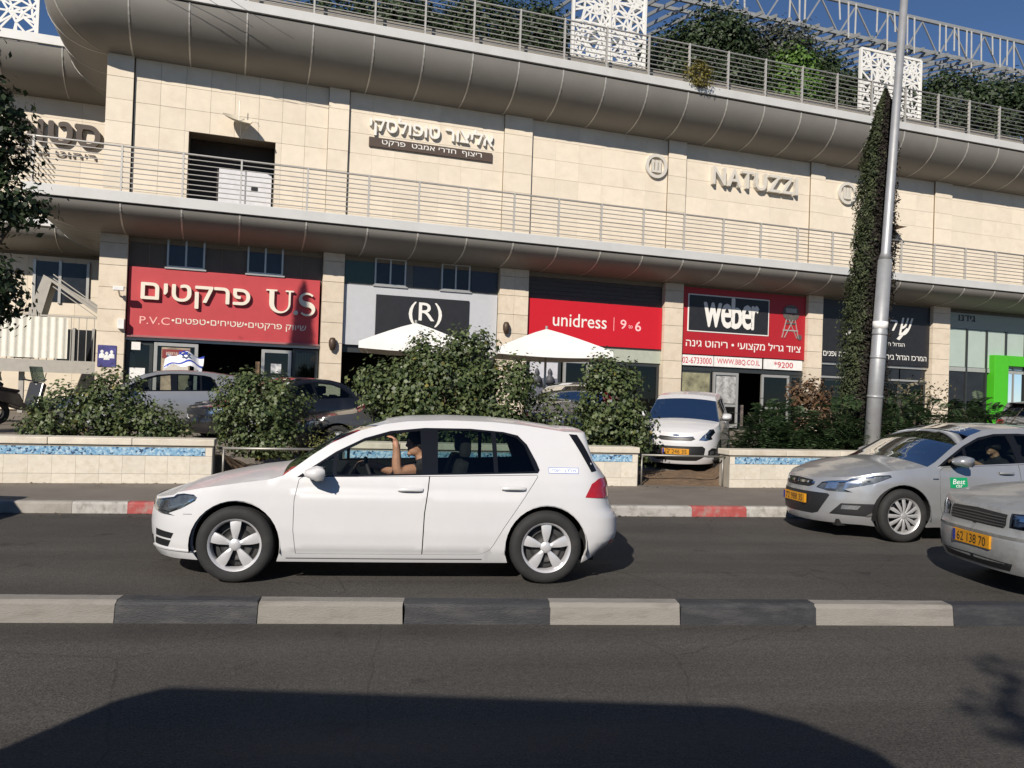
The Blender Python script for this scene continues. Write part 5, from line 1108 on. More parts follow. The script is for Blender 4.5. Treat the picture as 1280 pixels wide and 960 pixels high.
# pillar poster, sconces, dish, hood, cameras
g = BT('wall_poster', 'purple poster with white figures pasted low on the left pillar', 'poster', -13.0, -.2, 2.04)
g.b(MB().box(-13.24, -12.74, -.2, -.19, 2.04, 2.69), 'sheet', M('purple_poster', (.055, .05, .19), .5, var=.6, scale=5))
for k in range(3): q = MB(); q.lathe([(.001, .09), (.04, .06), (.045, .02), (.02, -.01), (.075, -.05), (.08, -.16), (.001, -.16)], 8, 'z', (-13.12+.13*k, -.202, 2.46-.05*(k % 2))); q.v = [(x, -.2+(y+.2)*.08, z) for x, y, z in q.v]; g.b(q, 'printed_figure', WPAPER)
for (x, z, lb) in ((-6.36, 3.07, 'brown wall lamp on the pillar right of the red U.S sign'), (-.38, 3.95, 'brown wall lamp on the wide pillar behind the umbrellas')):
    g = BT('wall_lamp', lb, 'lamp', x, -.2, z, 'brown pillar lamps')
    q = MB(); q.lathe([(.001, -.22), (.07, -.2), (.12, -.05), (.12, .1), (.08, .2), (.001, .22)], 14, 'z', (x, -.27, z)); g.b(q, 'shade', M('lamp_bronze', (.07, .045, .03), .5, .3), smooth=True); g.b(MB().box(x-.05, x+.05, -.2, -.17, z-.12, z+.12), 'bracket', INK)
g = BT('security_camera', 'white camera and small box on the left pillar edge', 'camera', -12.68, -.2, 4.0)
g.b(MB().box(-12.85, -12.55, -.6, -.45, 4.32, 4.45), 'housing', WPAPER, bevel=.02); g.b(MB().bar((-12.7, -.18, 4.2), (-12.7, -.52, 4.34), .04), 'bracket', FRAME); g.b(MB().box(-12.72, -12.54, -.32, -.18, 3.2, 3.5), 'junction_box', WPAPER, bevel=.01)
g = BT('satellite_dish', 'white satellite dish above the dark doorway', 'dish', -9.4, -.05, 9.6)
q = MB(); q.lathe([(.001, .0), (.2, .02), (.36, .06), (.47, .11)], 24, 'z'); q.xf(Matrix.Translation((-9.55, -.5, 9.84)) @ Matrix.Rotation(R(12), 4, 'Y') @ Matrix.Rotation(R(24), 4, 'X')); g.b(q, 'reflector', M('dish_cream', (.55, .5, .4), .6), smooth=True)
g.b(MB().tube([(-9.42, -.04, 9.45), (-9.42, -.3, 9.6), (-9.45, -.42, 9.85)], .025, 8), 'mount', FRAME); g.b(MB().tube([(-9.5, -.35, 9.85), (-9.5, -.35, 10.55)], .012, 6), 'mast', FRAME); g.b(MB().tube([(-9.3, -.3, 9.7), (-9.1, -.7, 9.85), (-8.95, -.75, 9.82), (-8.9, -.72, 9.7)], .02, 6), 'feed_arm', M('dish_cream'))
g = BT('wall_hood', 'small dark wedge hood on the wall right of the lamp post', 'hood', 16.7, -.03, 8.8)
g.b(MB().add([(16.2, -.03, 9.25), (17.1, -.03, 9.25), (16.2, -.7, 9.22), (17.1, -.7, 9.22), (16.2, -.03, 8.85), (17.1, -.03, 9.2)], [(0, 1, 3, 2), (0, 2, 4), (1, 5, 3), (2, 3, 5, 4), (0, 4, 5, 1)]), 'hood_plate', M('hood_brown', (.16, .085, .05), .6))
# market umbrellas
def umbrella(x, y, hw, zed, zap, label, rz):
    t = thing('umbrella', label, 'umbrella', (x, y, LOT), rz, 'white cafe umbrellas'); CAN = M('white_canvas', (.74, .73, .69), .8, var=.04, dirt=(.6, .58, .52), dscale=1.5, damt=.3)
    ze, za = zed-LOT, zap-LOT; n = 8; b = MB(); c = [(hw*(1 if i in (0, 3) else -1)*-1, hw*(1 if i > 1 else -1)) for i in range(4)]
    c = [(-hw, -hw), (hw, -hw), (hw, hw), (-hw, hw)]; ring = []
    for i in range(4):
        a, d = c[i], c[(i+1) % 4]
        for k in range(n): ring.append((a[0]+(d[0]-a[0])*k/n, a[1]+(d[1]-a[1])*k/n, -.05*math.sin(math.pi*k/n)))
    m = len(ring); lv = [0, .25, .5, .75, 1]
    for q in lv:
        for x_, y_, dz in ring: b.v.append((x_*q, y_*q, za+(ze-za)*q**1.12+(-dz if False else dz*q)))
    for i in range(4):
        for j in range(m): b.f.append((i*m+j, i*m+(j+1) % m, (i+1)*m+(j+1) % m, (i+1)*m+j)[::-1])
    b.build('canopy', CAN, t, auto=.25)
    v = MB(); v.v = [(x_*1.002, y_*1.002, ze+dz) for x_, y_, dz in ring]+[(x_*1.004, y_*1.004, ze+dz-.17) for x_, y_, dz in ring]; v.f = [(j, (j+1) % m, m+(j+1) % m, m+j)[::-1] for j in range(m)]; v.build('valance', CAN, t)
    MB().tube([(0, 0, 0), (0, 0, za+.08)], .035, 10).build('pole', FRAME, t, True); MB().box(-.35, .35, -.35, .35, 0, .08).build('base', M('umbrella_base', (.2, .2, .2), .8), t, bevel=.02)
    for cx, cy in c: MB().tube([(0, 0, za-.06), (cx*.97, cy*.97, ze-.02)], .012, 5).build('rib', FRAME, t)
umbrella(-2.7, 22, 1.45, 2.86, 3.50, 'white square cafe umbrella in front of the black R board', R(8))
umbrella(.9, 22, 1.5, 2.83, 3.46, 'white square cafe umbrella below the bright red sign', R(8))
# ------------------------------------------------------------------ roof: perforated screens, pergola
WSCR = M('white_screen_metal', (.70, .69, .65), .5, var=.05)
def screen(s0, s1, z0, z1, y, label):
    g = BT('perforated_screen', label, 'screen', (s0+s1)/2, y, z0, 'white perforated roof screens')
    W_, H_ = s1-s0, z1-z0; rng = np.random.RandomState(int(abs(s0)*10)); P = [Vector((rng.uniform(0, W_), rng.uniform(0, H_))) for _ in range(int(W_*H_*17))]
    P += [Vector((W_*i/8, q)) for i in range(9) for q in (0, H_)]+[Vector((q, H_*i/8)) for i in range(1, 8) for q in (0, W_)]
    r = delaunay_2d_cdt(P, [], [], 0, 1e-4); b = MB()
    for e in r[1]:
        a, c = r[0][e[0]], r[0][e[1]]
        if rng.rand() < .93: b.bar((s0+a.x, y+rng.uniform(-.006, .006), z0+a.y), (s0+c.x, y, z0+c.y), .075, .03, (0, 1, 0)) if False else b.bar((s0+a.x, y+rng.uniform(-.006, .006), z0+a.y), (s0+c.x, y, z0+c.y), .03, .075, (0, 1, 0)) if False else b.bar((s0+a.x, y+rng.uniform(-.008, .008), z0+a.y), (s0+c.x, y+rng.uniform(-.008, .008), z0+c.y), .07, .035, (0, 1, 0))
    tag(g.b(b, 'lattice', WSCR), kind='stuff')
    for x in (s0, (s0+s1)/2, s1): g.b(MB().box(x-.05, x+.05, y-.05, y+.07, z0-.9, z1), 'frame_post', WSCR)
    for z in (z0, z1): g.b(MB().box(s0, s1, y-.045, y+.065, z-.05, z+.05), 'frame_rail', WSCR)
screen(2.1, 5.1, 13.3, 18.0, .5, 'tall white perforated screen on the roof, cut by the top of the photo')
screen(15.5, 18.8, 13.3, 16.95, .5, 'white perforated screen on the roof behind the cypress tip')
screen(-19.5, -16.5, 13.3, 16.5, 6, 'white perforated screen on the roof in the top left corner')
g = BT('roof_pergola', 'open steel pergola with slatted canopy over the planted roof', 'pergola', 18, 6, 13.1)
PSM = M('pergola_steel', (.30, .31, .31), .5, .3, var=.1); PSL = M('pergola_light_bar', (.52, .51, .47), .5, .2)
for y, z in ((3, 20.2), (3, 18.7), (5.5, 19.6), (11, 20.2)): g.b(MB().bar((4, y, z-.0), (30, y, z+.25), .12, .16), 'main_beam', PSM)
for k in range(34): x = 4.2+.76*k; g.b(MB().bar((x, 2.4, 18.62), (x-.3, 11.5, 20.1), .07, .16), 'rafter', PSM)
for k in range(13): x = 4.4+2.0*k; g.b(MB().bar((x, 3, 18.7), (x+1.0, 3, 20.25), .06), 'truss_web', PSM); g.b(MB().bar((x+1.0, 3, 20.25), (x+2.0, 3, 18.8), .06), 'truss_web', PSM)
rr = random.Random(3)
for k in range(46):
    x = 8+.46*k+rr.uniform(-.15, .15)
    if rr.random() < .72: g.b(MB().bar((x, 2.88, 20.3), (x+rr.uniform(-.08, .08), 2.86, 18.9+rr.uniform(-.5, .5)), .07, .03), 'hanging_bar', PSL)
for x in (5, 12, 20, 28): g.b(MB().box(x, x+.2, 4, 4.2, 13.0, 19.5), 'post', PSM)
BP(MB().box(-13.3, 27.5, 1.2, 7, 12.9, 13.02), 'roof_slab', SOFF)
BP(MB().box(-13.2, 27.5, -1.2, -.9, 13.1, 13.55), 'roof_planter', M('roof_planter', (.24, .22, .19), .8, var=.15))

# slack cables running from the roof down the wall
for k, (a, c) in enumerate((((-13.0, -3.0, 13.9), (-9.2, -1.85, 12.3)), ((-12.4, -3.0, 13.9), (-8.0, -1.75, 12.2)))):
    g = BT('cable', ('thin dark cable crossing the upper metal edge at left', 'second thin dark cable crossing the upper metal edge at left', 'thin cable sloping down the stone wall toward the white letters')[k], 'cable', *a)
    A, Cc = Vector(a), Vector(c); g.b(MB().tube([A.lerp(Cc, t)-Vector((0, 0, .12*math.sin(math.pi*t))) for t in np.linspace(0, 1, 9)], .007, 5), 'strand', M('cable_dark', (.06, .055, .05), .7))
# ------------------------------------------------------------------ plants
G1 = LEAF('bush_leaf', (.028, .048, .016), (.105, .135, .05), .45, .22)
G2 = LEAF('dark_tree_leaf', (.010, .022, .009), (.030, .050, .018), .55)
G3 = LEAF('roof_tree_leaf', (.018, .032, .014), (.050, .075, .030))
G4 = LEAF('bright_leaf', (.06, .12, .02), (.11, .20, .04))
G5 = LEAF('cypress_leaf', (.022, .034, .014), (.070, .085, .035), .7, .12)
G6 = LEAF('fern_leaf', (.024, .048, .020), (.065, .105, .042))
G7 = LEAF('dry_leaf', (.10, .09, .02), (.22, .19, .05))
G8 = LEAF('red_leaf', (.07, .05, .025), (.16, .09, .05))
G9 = LEAF('pale_new_leaf', (.10, .13, .05), (.19, .22, .12))
BARK = M('bark', (.085, .062, .045), .9, var=.35, scale=12, bump=.6, bscale=40)
def leaf_mesh(name, C, N, size, asp, mat, rng, fold=.25):
    n = len(C); N = N/(np.linalg.norm(N, axis=1)[:, None]+1e-9); r = rng.normal(size=(n, 3)); A = np.cross(N, r); A /= np.linalg.norm(A, axis=1)[:, None]+1e-9; B = np.cross(N, A)
    sz = size*rng.uniform(.6, 1.3, (n, 1)); l = A*sz; w_ = B*sz*asp
    V = np.stack([C-l*.5, C+w_*.5-l*.08+N*sz*fold*.3, C+l*.5, C-w_*.5-l*.08+N*sz*fold*.3], 1).reshape(-1, 3)
    me = bpy.data.meshes.new(name); me.vertices.add(4*n); me.vertices.foreach_set('co', V.ravel()); me.loops.add(4*n); me.loops.foreach_set('vertex_index', np.arange(4*n))
    me.polygons.add(n); me.polygons.foreach_set('loop_start', np.arange(n)*4); me.polygons.foreach_set('loop_total', np.full(n, 4)); me.materials.append(mat); me.update(calc_edges=True); return me
def clumps(rng, blobs, per, spread):
    """blobs: (centre, radii). Leaves gather in small clumps through and over each blob"""
    C, N = [], []
    for c, rad, k in blobs:
        c = np.array(c); rad = np.array(rad); d = rng.normal(size=(k, 3)); d /= np.linalg.norm(d, axis=1)[:, None]; q = rng.uniform(.45, 1.06, (k, 1))**.6
        cc = c+d*rad*q
        for i in range(k):
            m = rng.poisson(per); o = rng.normal(size=(m, 3))*spread; C.append(cc[i]+o); N.append(d[i]*.7+o/spread*.35+np.array([0, -.15, .45])+rng.normal(size=(m, 3))*.45)
    return np.concatenate(C), np.concatenate(N)
def plant(name, label, cat, loc, blobs, per, spread, size, asp, mat, seed, stems=5, group=None, trunk=None, cname='crown'):
    t = thing(name, label, cat, loc, 0, group); rng = np.random.RandomState(seed)
    C, N = clumps(rng, blobs, per, spread); C[:, 2] = np.maximum(C[:, 2], .02)
    me = leaf_mesh(cname, C, N, size, asp, mat, rng)
    if mat == G1: me.materials.append(G9); me.materials.append(G7); me.polygons.foreach_set('material_index', rng.choice(3, len(me.polygons), p=(.90, .085, .015)))
    link(cname, me, t)
    b = MB(); r_ = random.Random(seed)
    if trunk:
        h, r0 = trunk; pts = [(r_.uniform(-.06, .06)*i, r_.uniform(-.06, .06)*i, h*i/5) for i in range(6)]; b.tube(pts, [r0*(1-.1*i) for i in range(6)], 9); base = Vector(pts[-1])
    else: base = Vector((0, 0, 0))
    for i in range(stems):
        c, rad, k = blobs[i % len(blobs)]; e = Vector(c)+Vector([r_.uniform(-.6, .6)*rad[j] for j in range(3)]); p0 = base+Vector((r_.uniform(-.1, .1), r_.uniform(-.1, .1), -.05))
        mid = p0.lerp(e, .5)+Vector((r_.uniform(-.1, .1), r_.uniform(-.1, .1), .08)); r0 = (trunk[1]*.55 if trunk else .022); b.tube([p0, mid, e], [r0, r0*.7, r0*.3], 6)
    b.build('trunk' if trunk else 'stems', BARK, t, True); return t
plant('bush', 'low wide green bush in the left planter', 'bush', (-6.6, 13.1, .48), [((-.5, 0, .55), (.75, .5, .5), 75), ((.1, 0, .75), (.55, .5, .55), 65), ((.75, -.05, .38), (.6, .45, .36), 60), ((-1.0, 0, .3), (.45, .4, .32), 35)], 36, .085, .068, .75, G1, 1, 8, 'planter bushes')
plant('bush', 'rounded green bush standing in the gap behind the white hatchback bonnet', 'bush', (-4.12, 13.25, .45), [((0, 0, .75), (.8, .6, .62), 110), ((.1, 0, .35), (.7, .5, .4), 60), ((-.2, 0, 1.05), (.55, .45, .35), 50)], 40, .08, .064, .75, G1, 2, 8, 'planter bushes')
plant('bush', 'largest green bush rising above the white hatchback roof', 'bush', (-1.1, 14.5, .45), [((-.2, 0, 1.3), (1.0, .8, .80), 140), ((-1.0, 0, 1.15), (.62, .6, .5), 60), ((.9, 0, 1.15), (.6, .6, .62), 70), ((.3, 0, 1.95), (.42, .4, .36), 28), ((-.5, 0, 1.9), (.3, .3, .25), 12), ((1.25, 0, 1.5), (.25, .3, .3), 12), ((-1.45, 0, 1.35), (.3, .3, .16), 9), ((0, 0, .6), (1.4, .7, .5), 100)], 40, .11, .078, .8, G1, 3, 10, 'planter bushes')
plant('bush', 'tall narrow green bush beside the small white car', 'bush', (1.8, 14.75, .35), [((0, 0, 1.15), (.56, .5, .75), 90), ((.1, 0, .5), (.62, .45, .5), 64), ((-.15, 0, 1.75), (.28, .3, .28), 16), ((.5, -.1, .8), (.28, .3, .45), 22), ((.3, 0, 1.7), (.2, .2, .22), 8)], 40, .105, .078, .8, G1, 4, 8, 'planter bushes')
plant('bush', 'sparse low bush between the two tall bushes', 'bush', (.75, 14.9, .45), [((0, 0, .75), (.5, .4, .45), 40), ((-.2, 0, .4), (.6, .4, .35), 30)], 22, .12, .075, .75, G1, 5, 5, 'planter bushes')
plant('weed_clump', 'yellowish weeds on the earth bank by the white hatchback windscreen', 'weeds', (-3.0, 13.3, .4), [((0, 0, .25), (.55, .3, .28), 40), ((.5, .2, .3), (.4, .3, .3), 25)], 16, .09, .07, .35, LEAF('weed_leaf', (.06, .075, .02), (.15, .15, .05)), 6, 4)
# fern-leaved shrubs at the right
def fern(label, loc, ext, nf, seed, mat=G6):
    t = thing('fern_shrub', label, 'shrub', loc, 0, 'fern-leaved shrubs'); rng = np.random.RandomState(seed); C, D, N = [], [], []
    for _ in range(nf):
        d = rng.normal(size=3); d[2] = abs(d[2])*.9; d /= np.linalg.norm(d); p = d*np.array(ext)*rng.uniform(.35, 1.0); ax = np.array([d[0]+rng.normal()*.4, d[1]*.6-.25+rng.normal()*.3, .25+rng.normal()*.3]); ax /= np.linalg.norm(ax); L_ = rng.uniform(.3, .5)
        sd = np.cross(ax, [0, 0, 1.]); sd /= np.linalg.norm(sd)+1e-9; m = 10
        for i in range(m):
            q = (i+.5)/m; c0 = p+ax*L_*q+np.array([0, 0, -.22*q*q*L_*2]); l = .10*math.sin(math.pi*(.15+.8*q))+.02
            for s_ in (-1, 1): C.append(c0+sd*s_*l*.5); D.append(sd*s_*l+ax*l*.4); N.append(np.cross(ax, sd)+rng.normal(size=3)*.15)
    C, D, N = map(np.array, (C, D, N)); W_ = np.cross(N, D); W_ /= np.linalg.norm(W_, axis=1)[:, None]+1e-9; n = len(C); wd = .016
    V = np.stack([C-D*.5, C+W_*wd, C+D*.5-np.array([0, 0, .012]), C-W_*wd], 1).reshape(-1, 3); V[:, 2] = np.maximum(V[:, 2], .0)
    me = mesh('foliage', V, [(4*i, 4*i+1, 4*i+2, 4*i+3) for i in range(n)], mat); link('foliage', me, t)
    b = MB(); r_ = random.Random(seed)
    for i in range(9): e = Vector((r_.uniform(-.7, .7)*ext[0], r_.uniform(-.5, .5)*ext[1], ext[2]*r_.uniform(.5, .9))); b.tube([(r_.uniform(-.2, .2), 0, -.1), e*.5+Vector((0, 0, .1)), e], [.025, .018, .008], 6)
    b.build('stems', BARK, t, True)
fern('dense fern-leaved shrub left of the cypress base', (5.3, 15.7, .5), (1.05, .6, 1.2), 800, 11)
fern('fern-leaved shrub against the cypress trunk', (6.4, 15.7, .45), (.75, .5, 1.35), 480, 12)
fern('dense fern-leaved shrub right of the lamp post', (8.15, 16.2, .5), (1.2, .7, 1.5), 900, 13)
fern('low fern-leaved shrub behind the silver hatchback roof', (9.9, 16.7, .5), (1.1, .7, 1.35), 760, 14)
plant('bush', 'reddish dry-leaved bush behind the fern shrubs', 'bush', (6.35, 17.2, .5), [((0, 0, 1.35), (.35, .3, .28), 40), ((.3, .1, 1.1), (.4, .3, .3), 30), ((.1, 0, .7), (.4, .3, .4), 30)], 20, .1, .09, .6, G8, 15, 4)
plant('bush', 'pale twiggy bush behind the lamp post', 'bush', (9.0, 17.6, .5), [((0, 0, 1.45), (.7, .3, .3), 22)], 12, .12, .08, .5, LEAF('olive_leaf', (.10, .085, .04), (.22, .19, .11)), 16, 6)
# cypress
def cypress(loc, h, lean, label, seed=21):
    t = thing('cypress_tree', label, 'tree', loc); rng = np.random.RandomState(seed); n = 42000; q = rng.uniform(0, 1, n)**.85; z = .25+q*(h-.25); rad = np.interp(q, [0, .08, .3, .55, .8, .95, 1], [.62, .60, .46, .40, .30, .13, .02]) if False else np.interp(q, [0, .1, .3, .5, .7, .85, .95, 1], [.39, .43, .41, .38, .33, .26, .14, .01]); a = rng.uniform(0, 2*math.pi, n)
    bump = 1+.16*np.sin(a*3+z*2.1)+.13*np.sin(a*5-z*4.7)+.10*np.sin(a*9+z*11)+.10*rng.normal(size=n); rr_ = rad*bump*rng.uniform(.72, 1.02, n)
    C = np.stack([rr_*np.cos(a)+lean*(z/h), rr_*np.sin(a), z], 1); N = np.stack([np.cos(a), np.sin(a), .55+0*a], 1)+rng.normal(size=(n, 3))*.35
    dk = (np.cos(a-R(-55)) > .42+.14*rng.normal(size=n)); N += rng.normal(size=(n, 3))*.4  # leaves on the right front side get a near-black brown
    link('crown', leaf_mesh('crown', C[~dk], N[~dk], .075, .4, G5, rng), t); link('dead_foliage', leaf_mesh('dead_foliage', C[dk], N[dk], .075, .4, LEAF('dark_cypress_leaf', (.010, .008, .006), (.025, .019, .014), .9, .02), rng), t)
    MB().tube([(0, 0, -.1), (lean*.5, 0, h*.5), (lean*.95, 0, h*.94)], [.16, .10, .02], 8).build('trunk', BARK, t, True)
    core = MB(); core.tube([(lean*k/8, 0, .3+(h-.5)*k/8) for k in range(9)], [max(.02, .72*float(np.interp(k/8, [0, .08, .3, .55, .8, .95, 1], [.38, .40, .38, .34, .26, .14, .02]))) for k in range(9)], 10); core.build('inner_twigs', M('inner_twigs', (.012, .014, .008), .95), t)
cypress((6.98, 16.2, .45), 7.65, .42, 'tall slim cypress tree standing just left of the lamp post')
# roof trees
def rtree(s, y, blobs, mat, label, seed, z=13.15): plant('roof_tree', label, 'tree', T(s, y, z), [(c, r, int(k*1.9)) for c, r, k in blobs], 38, .30, .21, .55, mat, seed, 7, 'trees on the roof terrace', (1.6, .09))
rtree(0.6, 3.2, [((-1.2, 0, 2.9), (1.5, 1.1, 1.3), 70), ((.9, 0, 2.6), (1.4, 1.1, 1.2), 70), ((-2.8, 0, 2.4), (1.2, 1, 1.1), 45), ((-4.6, 0, 2.4), (1.4, 1, 1.1), 50)], G3, 'dark roof tree left of the tall white screen', 31)
rtree(-5.5, 3.6, [((-1.0, 0, 2.0), (1.8, 1.1, 1.2), 70), ((1.5, 0, 2.3), (1.6, 1.1, 1.2), 70)], G3, 'dark roof tree at the top edge above the white wall letters', 36)
rtree(8.8, 3.0, [((-1.0, 0, 2.6), (1.5, 1.1, 1.5), 90), ((.8, 0, 3.6), (1.6, 1.1, 1.7), 110), ((2.0, 0, 2.4), (1.2, 1, 1.1), 60)], G3, 'olive-dark roof tree right of the tall white screen', 32)
rtree(12.4, 3.2, [((-.8, 0, 3.4), (1.3, 1, 1.5), 70), ((.9, 0, 4.0), (1.3, 1, 1.3), 60)], LEAF('grey_green_leaf', (.028, .034, .026), (.07, .08, .055)), 'greyish roof tree in the middle of the roof', 33)
rtree(13.0, 1.9, [((0, 0, 2.6), (.9, .8, 1.1), 60), ((.4, 0, 1.8), (.8, .7, .8), 40)], G4, 'bright green roof tree in front of the dark ones', 34)
rtree(15.2, 2.6, [((0, 0, 2.8), (1.3, 1.0, 1.4), 90), ((1.3, 0, 2.2), (1.1, .9, 1.1), 60)], G3, 'dark roof tree left of the second white screen', 35)
rtree(22.2, 3.0, [((-1.4, 0, 2.8), (1.5, 1.1, 1.3), 80), ((1.0, 0, 3.2), (1.8, 1.1, 1.5), 110), ((3.4, 0, 3.0), (1.7, 1.1, 1.4), 90), ((5.4, 0, 3.2), (1.5, 1, 1.4), 60)], G3, 'wide dark roof tree at the top right', 37)
plant('weed_clump', 'yellow-green plant hanging over the roof edge railing', 'plant', T(6.1, -1.8, 13.0), [((0, 0, .45), (.5, .22, .42), 40), ((.15, 0, .12), (.35, .15, .2), 16)], 18, .10, .12, .4, G7, 38, 4)
# dark tree at the left edge
t = plant('street_tree', 'dark leafy tree reaching in from the left edge of the photo', 'tree', (-11.4, 15.6, .5), [((.0, 0, 5.6), (1.6, 1.2, 2.0), 150), ((1.15, 0, 5.6), (.75, .6, .55), 34), ((1.3, 0, 4.55), (.95, .6, .40), 46), ((1.15, -.1, 6.3), (.6, .6, .45), 24), ((.6, 0, 3.0), (1.15, .8, .95), 80), ((1.1, 0, 2.7), (.62, .5, .5), 30), ((.0, 0, 7.8), (1.0, 1, .9), 40)], 24, .15, .15, .6, G2, 41, 12, None, (2.4, .16))
# tree behind the viewpoint whose shade falls on the near road
plant('street_tree', 'street tree behind the viewpoint casting dappled shade on the near road', 'tree', (.2, -5.4, .14), [((-.1, 0, 6.1), (1.1, .9, .6), 80), ((.9, 0, 5.85), (1.0, .9, .4), 36), ((1.9, 0, 5.75), (.9, .8, .35), 26)], 9, .16, .18, .6, G1, 42, 7, None, (4.4, .12))
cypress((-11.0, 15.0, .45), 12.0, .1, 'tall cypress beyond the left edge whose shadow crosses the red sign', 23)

rng = np.random.RandomState(77); n = 520; xs = rng.uniform(-9, 12, n); kk = rng.rand(n)
C = np.stack([xs, np.where(kk < .5, np.array([WL(x) for x in xs])-rng.exponential(.12, n)-.02, np.array([KRB(x) for x in xs])-rng.exponential(.10, n)-.02), np.where(kk < .5, .142, .008)], 1)
tag(link('leaf_litter', leaf_mesh('leaf_litter', C, np.array([0, 0, 1.])+rng.normal(size=(n, 3))*.12, .045, .6, LEAF('litter_leaf', (.06, .045, .025), (.17, .12, .06)), rng)), 'dry fallen leaves scattered along the pavement and kerb', 'leaf litter', kind='stuff')
# ------------------------------------------------------------------ lamp posts
GALV = M('galvanised_steel', (.34, .345, .35), .5, .45, var=.12, scale=4, dirt=(.22, .21, .2), dscale=3, damt=.4)
def lamp_post(loc, lean, label):
    t = thing('lamp_post', label, 'lamp post', loc, 0, None); Hh = 11.
    X = lambda z: (lean*z, 0, z)
    MB().tube([X(-.2), X(4.05)], [.15, .125], 16).build('lower_tube', GALV, t, True); MB().tube([X(4.05), X(4.18), X(Hh)], [.13, .085, .065], 16).build('upper_tube', GALV, t, True)
    for z in (1.4, 2.15, 2.6): MB().tube([X(z), X(z+.05)], .150-.006*z+.005, 16).build('band', GALV, t, True)
    MB().tube([X(2.72), X(2.86)], .137, 16).build('sticker', WPAPER, t, True)
    MB().tube([X(Hh), (lean*Hh+.1, -.6, Hh+.35), (lean*Hh+.1, -1.8, Hh+.5)], .05, 10).build('arm', GALV, t, True); MB().box(lean*Hh-.05, lean*Hh+.25, -2.5, -1.7, Hh+.42, Hh+.56).build('lamp_head', GALV, t, bevel=.03)
lamp_post((6.86, 15.25, .4), .045, 'tall galvanised lamp post rising past the cypress and the roof')
# ------------------------------------------------------------------ parked and passing cars
lo = lambda C: BARE(C)
pc = 'cars parked in front of the shops'
build_car(lo(SEDAN), 'parked_car', 'black saloon parked behind the bushes with its bright headlight showing', (-6.5, 16.3, LOT-.08), R(50), BLACKP, pc, 1)
build_car(lo(GOLF), 'parked_car', 'silver hatchback with a blue and white flag on its roof', (-10.2, 17.9, LOT), R(22), SILVP2, pc, 1)
build_car(lo(GOLF), 'parked_car', 'charcoal hatchback behind the largest bush and the white hatchback', (-4.2, 15.3, LOT-.2), R(14), DGREYP, pc, 1)
build_car(lo(ASTRA), 'parked_car', 'dark blue hatchback nose-on between the two tall bushes', (.85, 16.9, LOT), R(72), DBLUEP, pc, 1)
build_car(lo(GOLF), 'parked_car', 'silver hatchback parked by the green doorway at far right', (15.6, 19.6, LOT), R(198), SILVP2, pc, 1)
build_car(lo(GOLF), 'passing_car', 'grey hatchback beyond the left edge whose shadow lies on the road', (-10.45, 7.25, 0), R(8), DGREYP, None, 1)
# ------------------------------------------------------------------ high-roof van carrying the viewpoint (its shadow fills the near road)
VANP = M('van_white', (.6, .6, .6), .4)
vn = thing('van', 'tall white van carrying the viewpoint, known by its shadow on the near road', 'van', (0, -.12, 0))
prof = [(-3.55, .4), (-3.6, 1.0), (-3.56, 2.85), (-3.45, 3.0), (-.35, 3.0), (.0, 2.88), (.35, 2.66), (1.25, 1.45), (2.05, 1.2), (2.2, .9), (2.2, .4)]
b = MB().prism(prof, -1.95, 0); b.build('body', VANP, vn, bevel=.06)
MB().prism([(.2, 1.5), (1.1, 1.5), (.45, 2.5), (.2, 2.6)], -.005, .006).build('window', CGLASSD, vn)
for x in (-2.6, 1.35):
    for y in (-.13, -1.8): MB().lathe([(.2, -.1), (.34, -.1), (.36, 0), (.34, .1), (.2, .1)], 28, 'y', (x, y, .36), True).build('wheel', TYRE, vn, True)
# ------------------------------------------------------------------ motor scooters by the stair
def scooter(loc, rz, label, paint):
    t = thing('motor_scooter', label, 'scooter', loc, rz, 'scooters by the stair')
    for x in (-.62, .62): MB().lathe([(.15, -.05), (.25, -.055), (.275, 0), (.25, .055), (.15, .05)], 22, 'y', (x, 0, .275), True).build('wheel', TYRE, t, True); 
    MB().prism([(-.95, .62), (-.3, .42), (.1, .32), (.28, .34), (.3, .46), (-.05, .5), (-.2, .74), (-.9, .82)], -.17, .17).build('body', paint, t, bevel=.04)
    MB().prism([(-.92, .80), (-.2, .74), (-.15, .82), (-.5, .86), (-.9, .93)], -.15, .15).build('seat', BLK, t, bevel=.04)
    MB().prism([(.28, .32), (.42, .36), (.62, .95), (.50, 1.02)], -.2, .2).build('front_shield', paint, t, bevel=.03)
    MB().tube([(.62, 0, .28), (.5, 0, .98)], .03, 8).build('fork', RAILM, t, True); MB().tube([(.42, -.33, 1.08), (.48, 0, 1.02), (.42, .33, 1.08)], .02, 8).build('handlebar', BLK, t, True)
    MB().prism([(.56, 1.02), (.58, 1.02), (.46, 1.4), (.44, 1.4)], -.18, .18).build('windshield', CGLASS, t); MB().box(-1.2, -.85, -.18, .18, .92, 1.2).build('top_box', BLK, t, bevel=.05)
    for y in (-.3, .3): MB().tube([(.44, y*.9, 1.08), (.42, y*1.1, 1.25)], .01, 6).build('mirror_stalk', BLK, t)
scooter((-12.9, 19.2, LOT), R(70), 'black motor scooter nearest the landing of the stair', BLACKP)
scooter((-11.9, 19.4, LOT), R(80), 'charcoal motor scooter beside the left pillar', DGREYP)
scooter((-13.6, 18.8, LOT), R(60), 'dark motor scooter at the left edge of the photo', BLACKP)
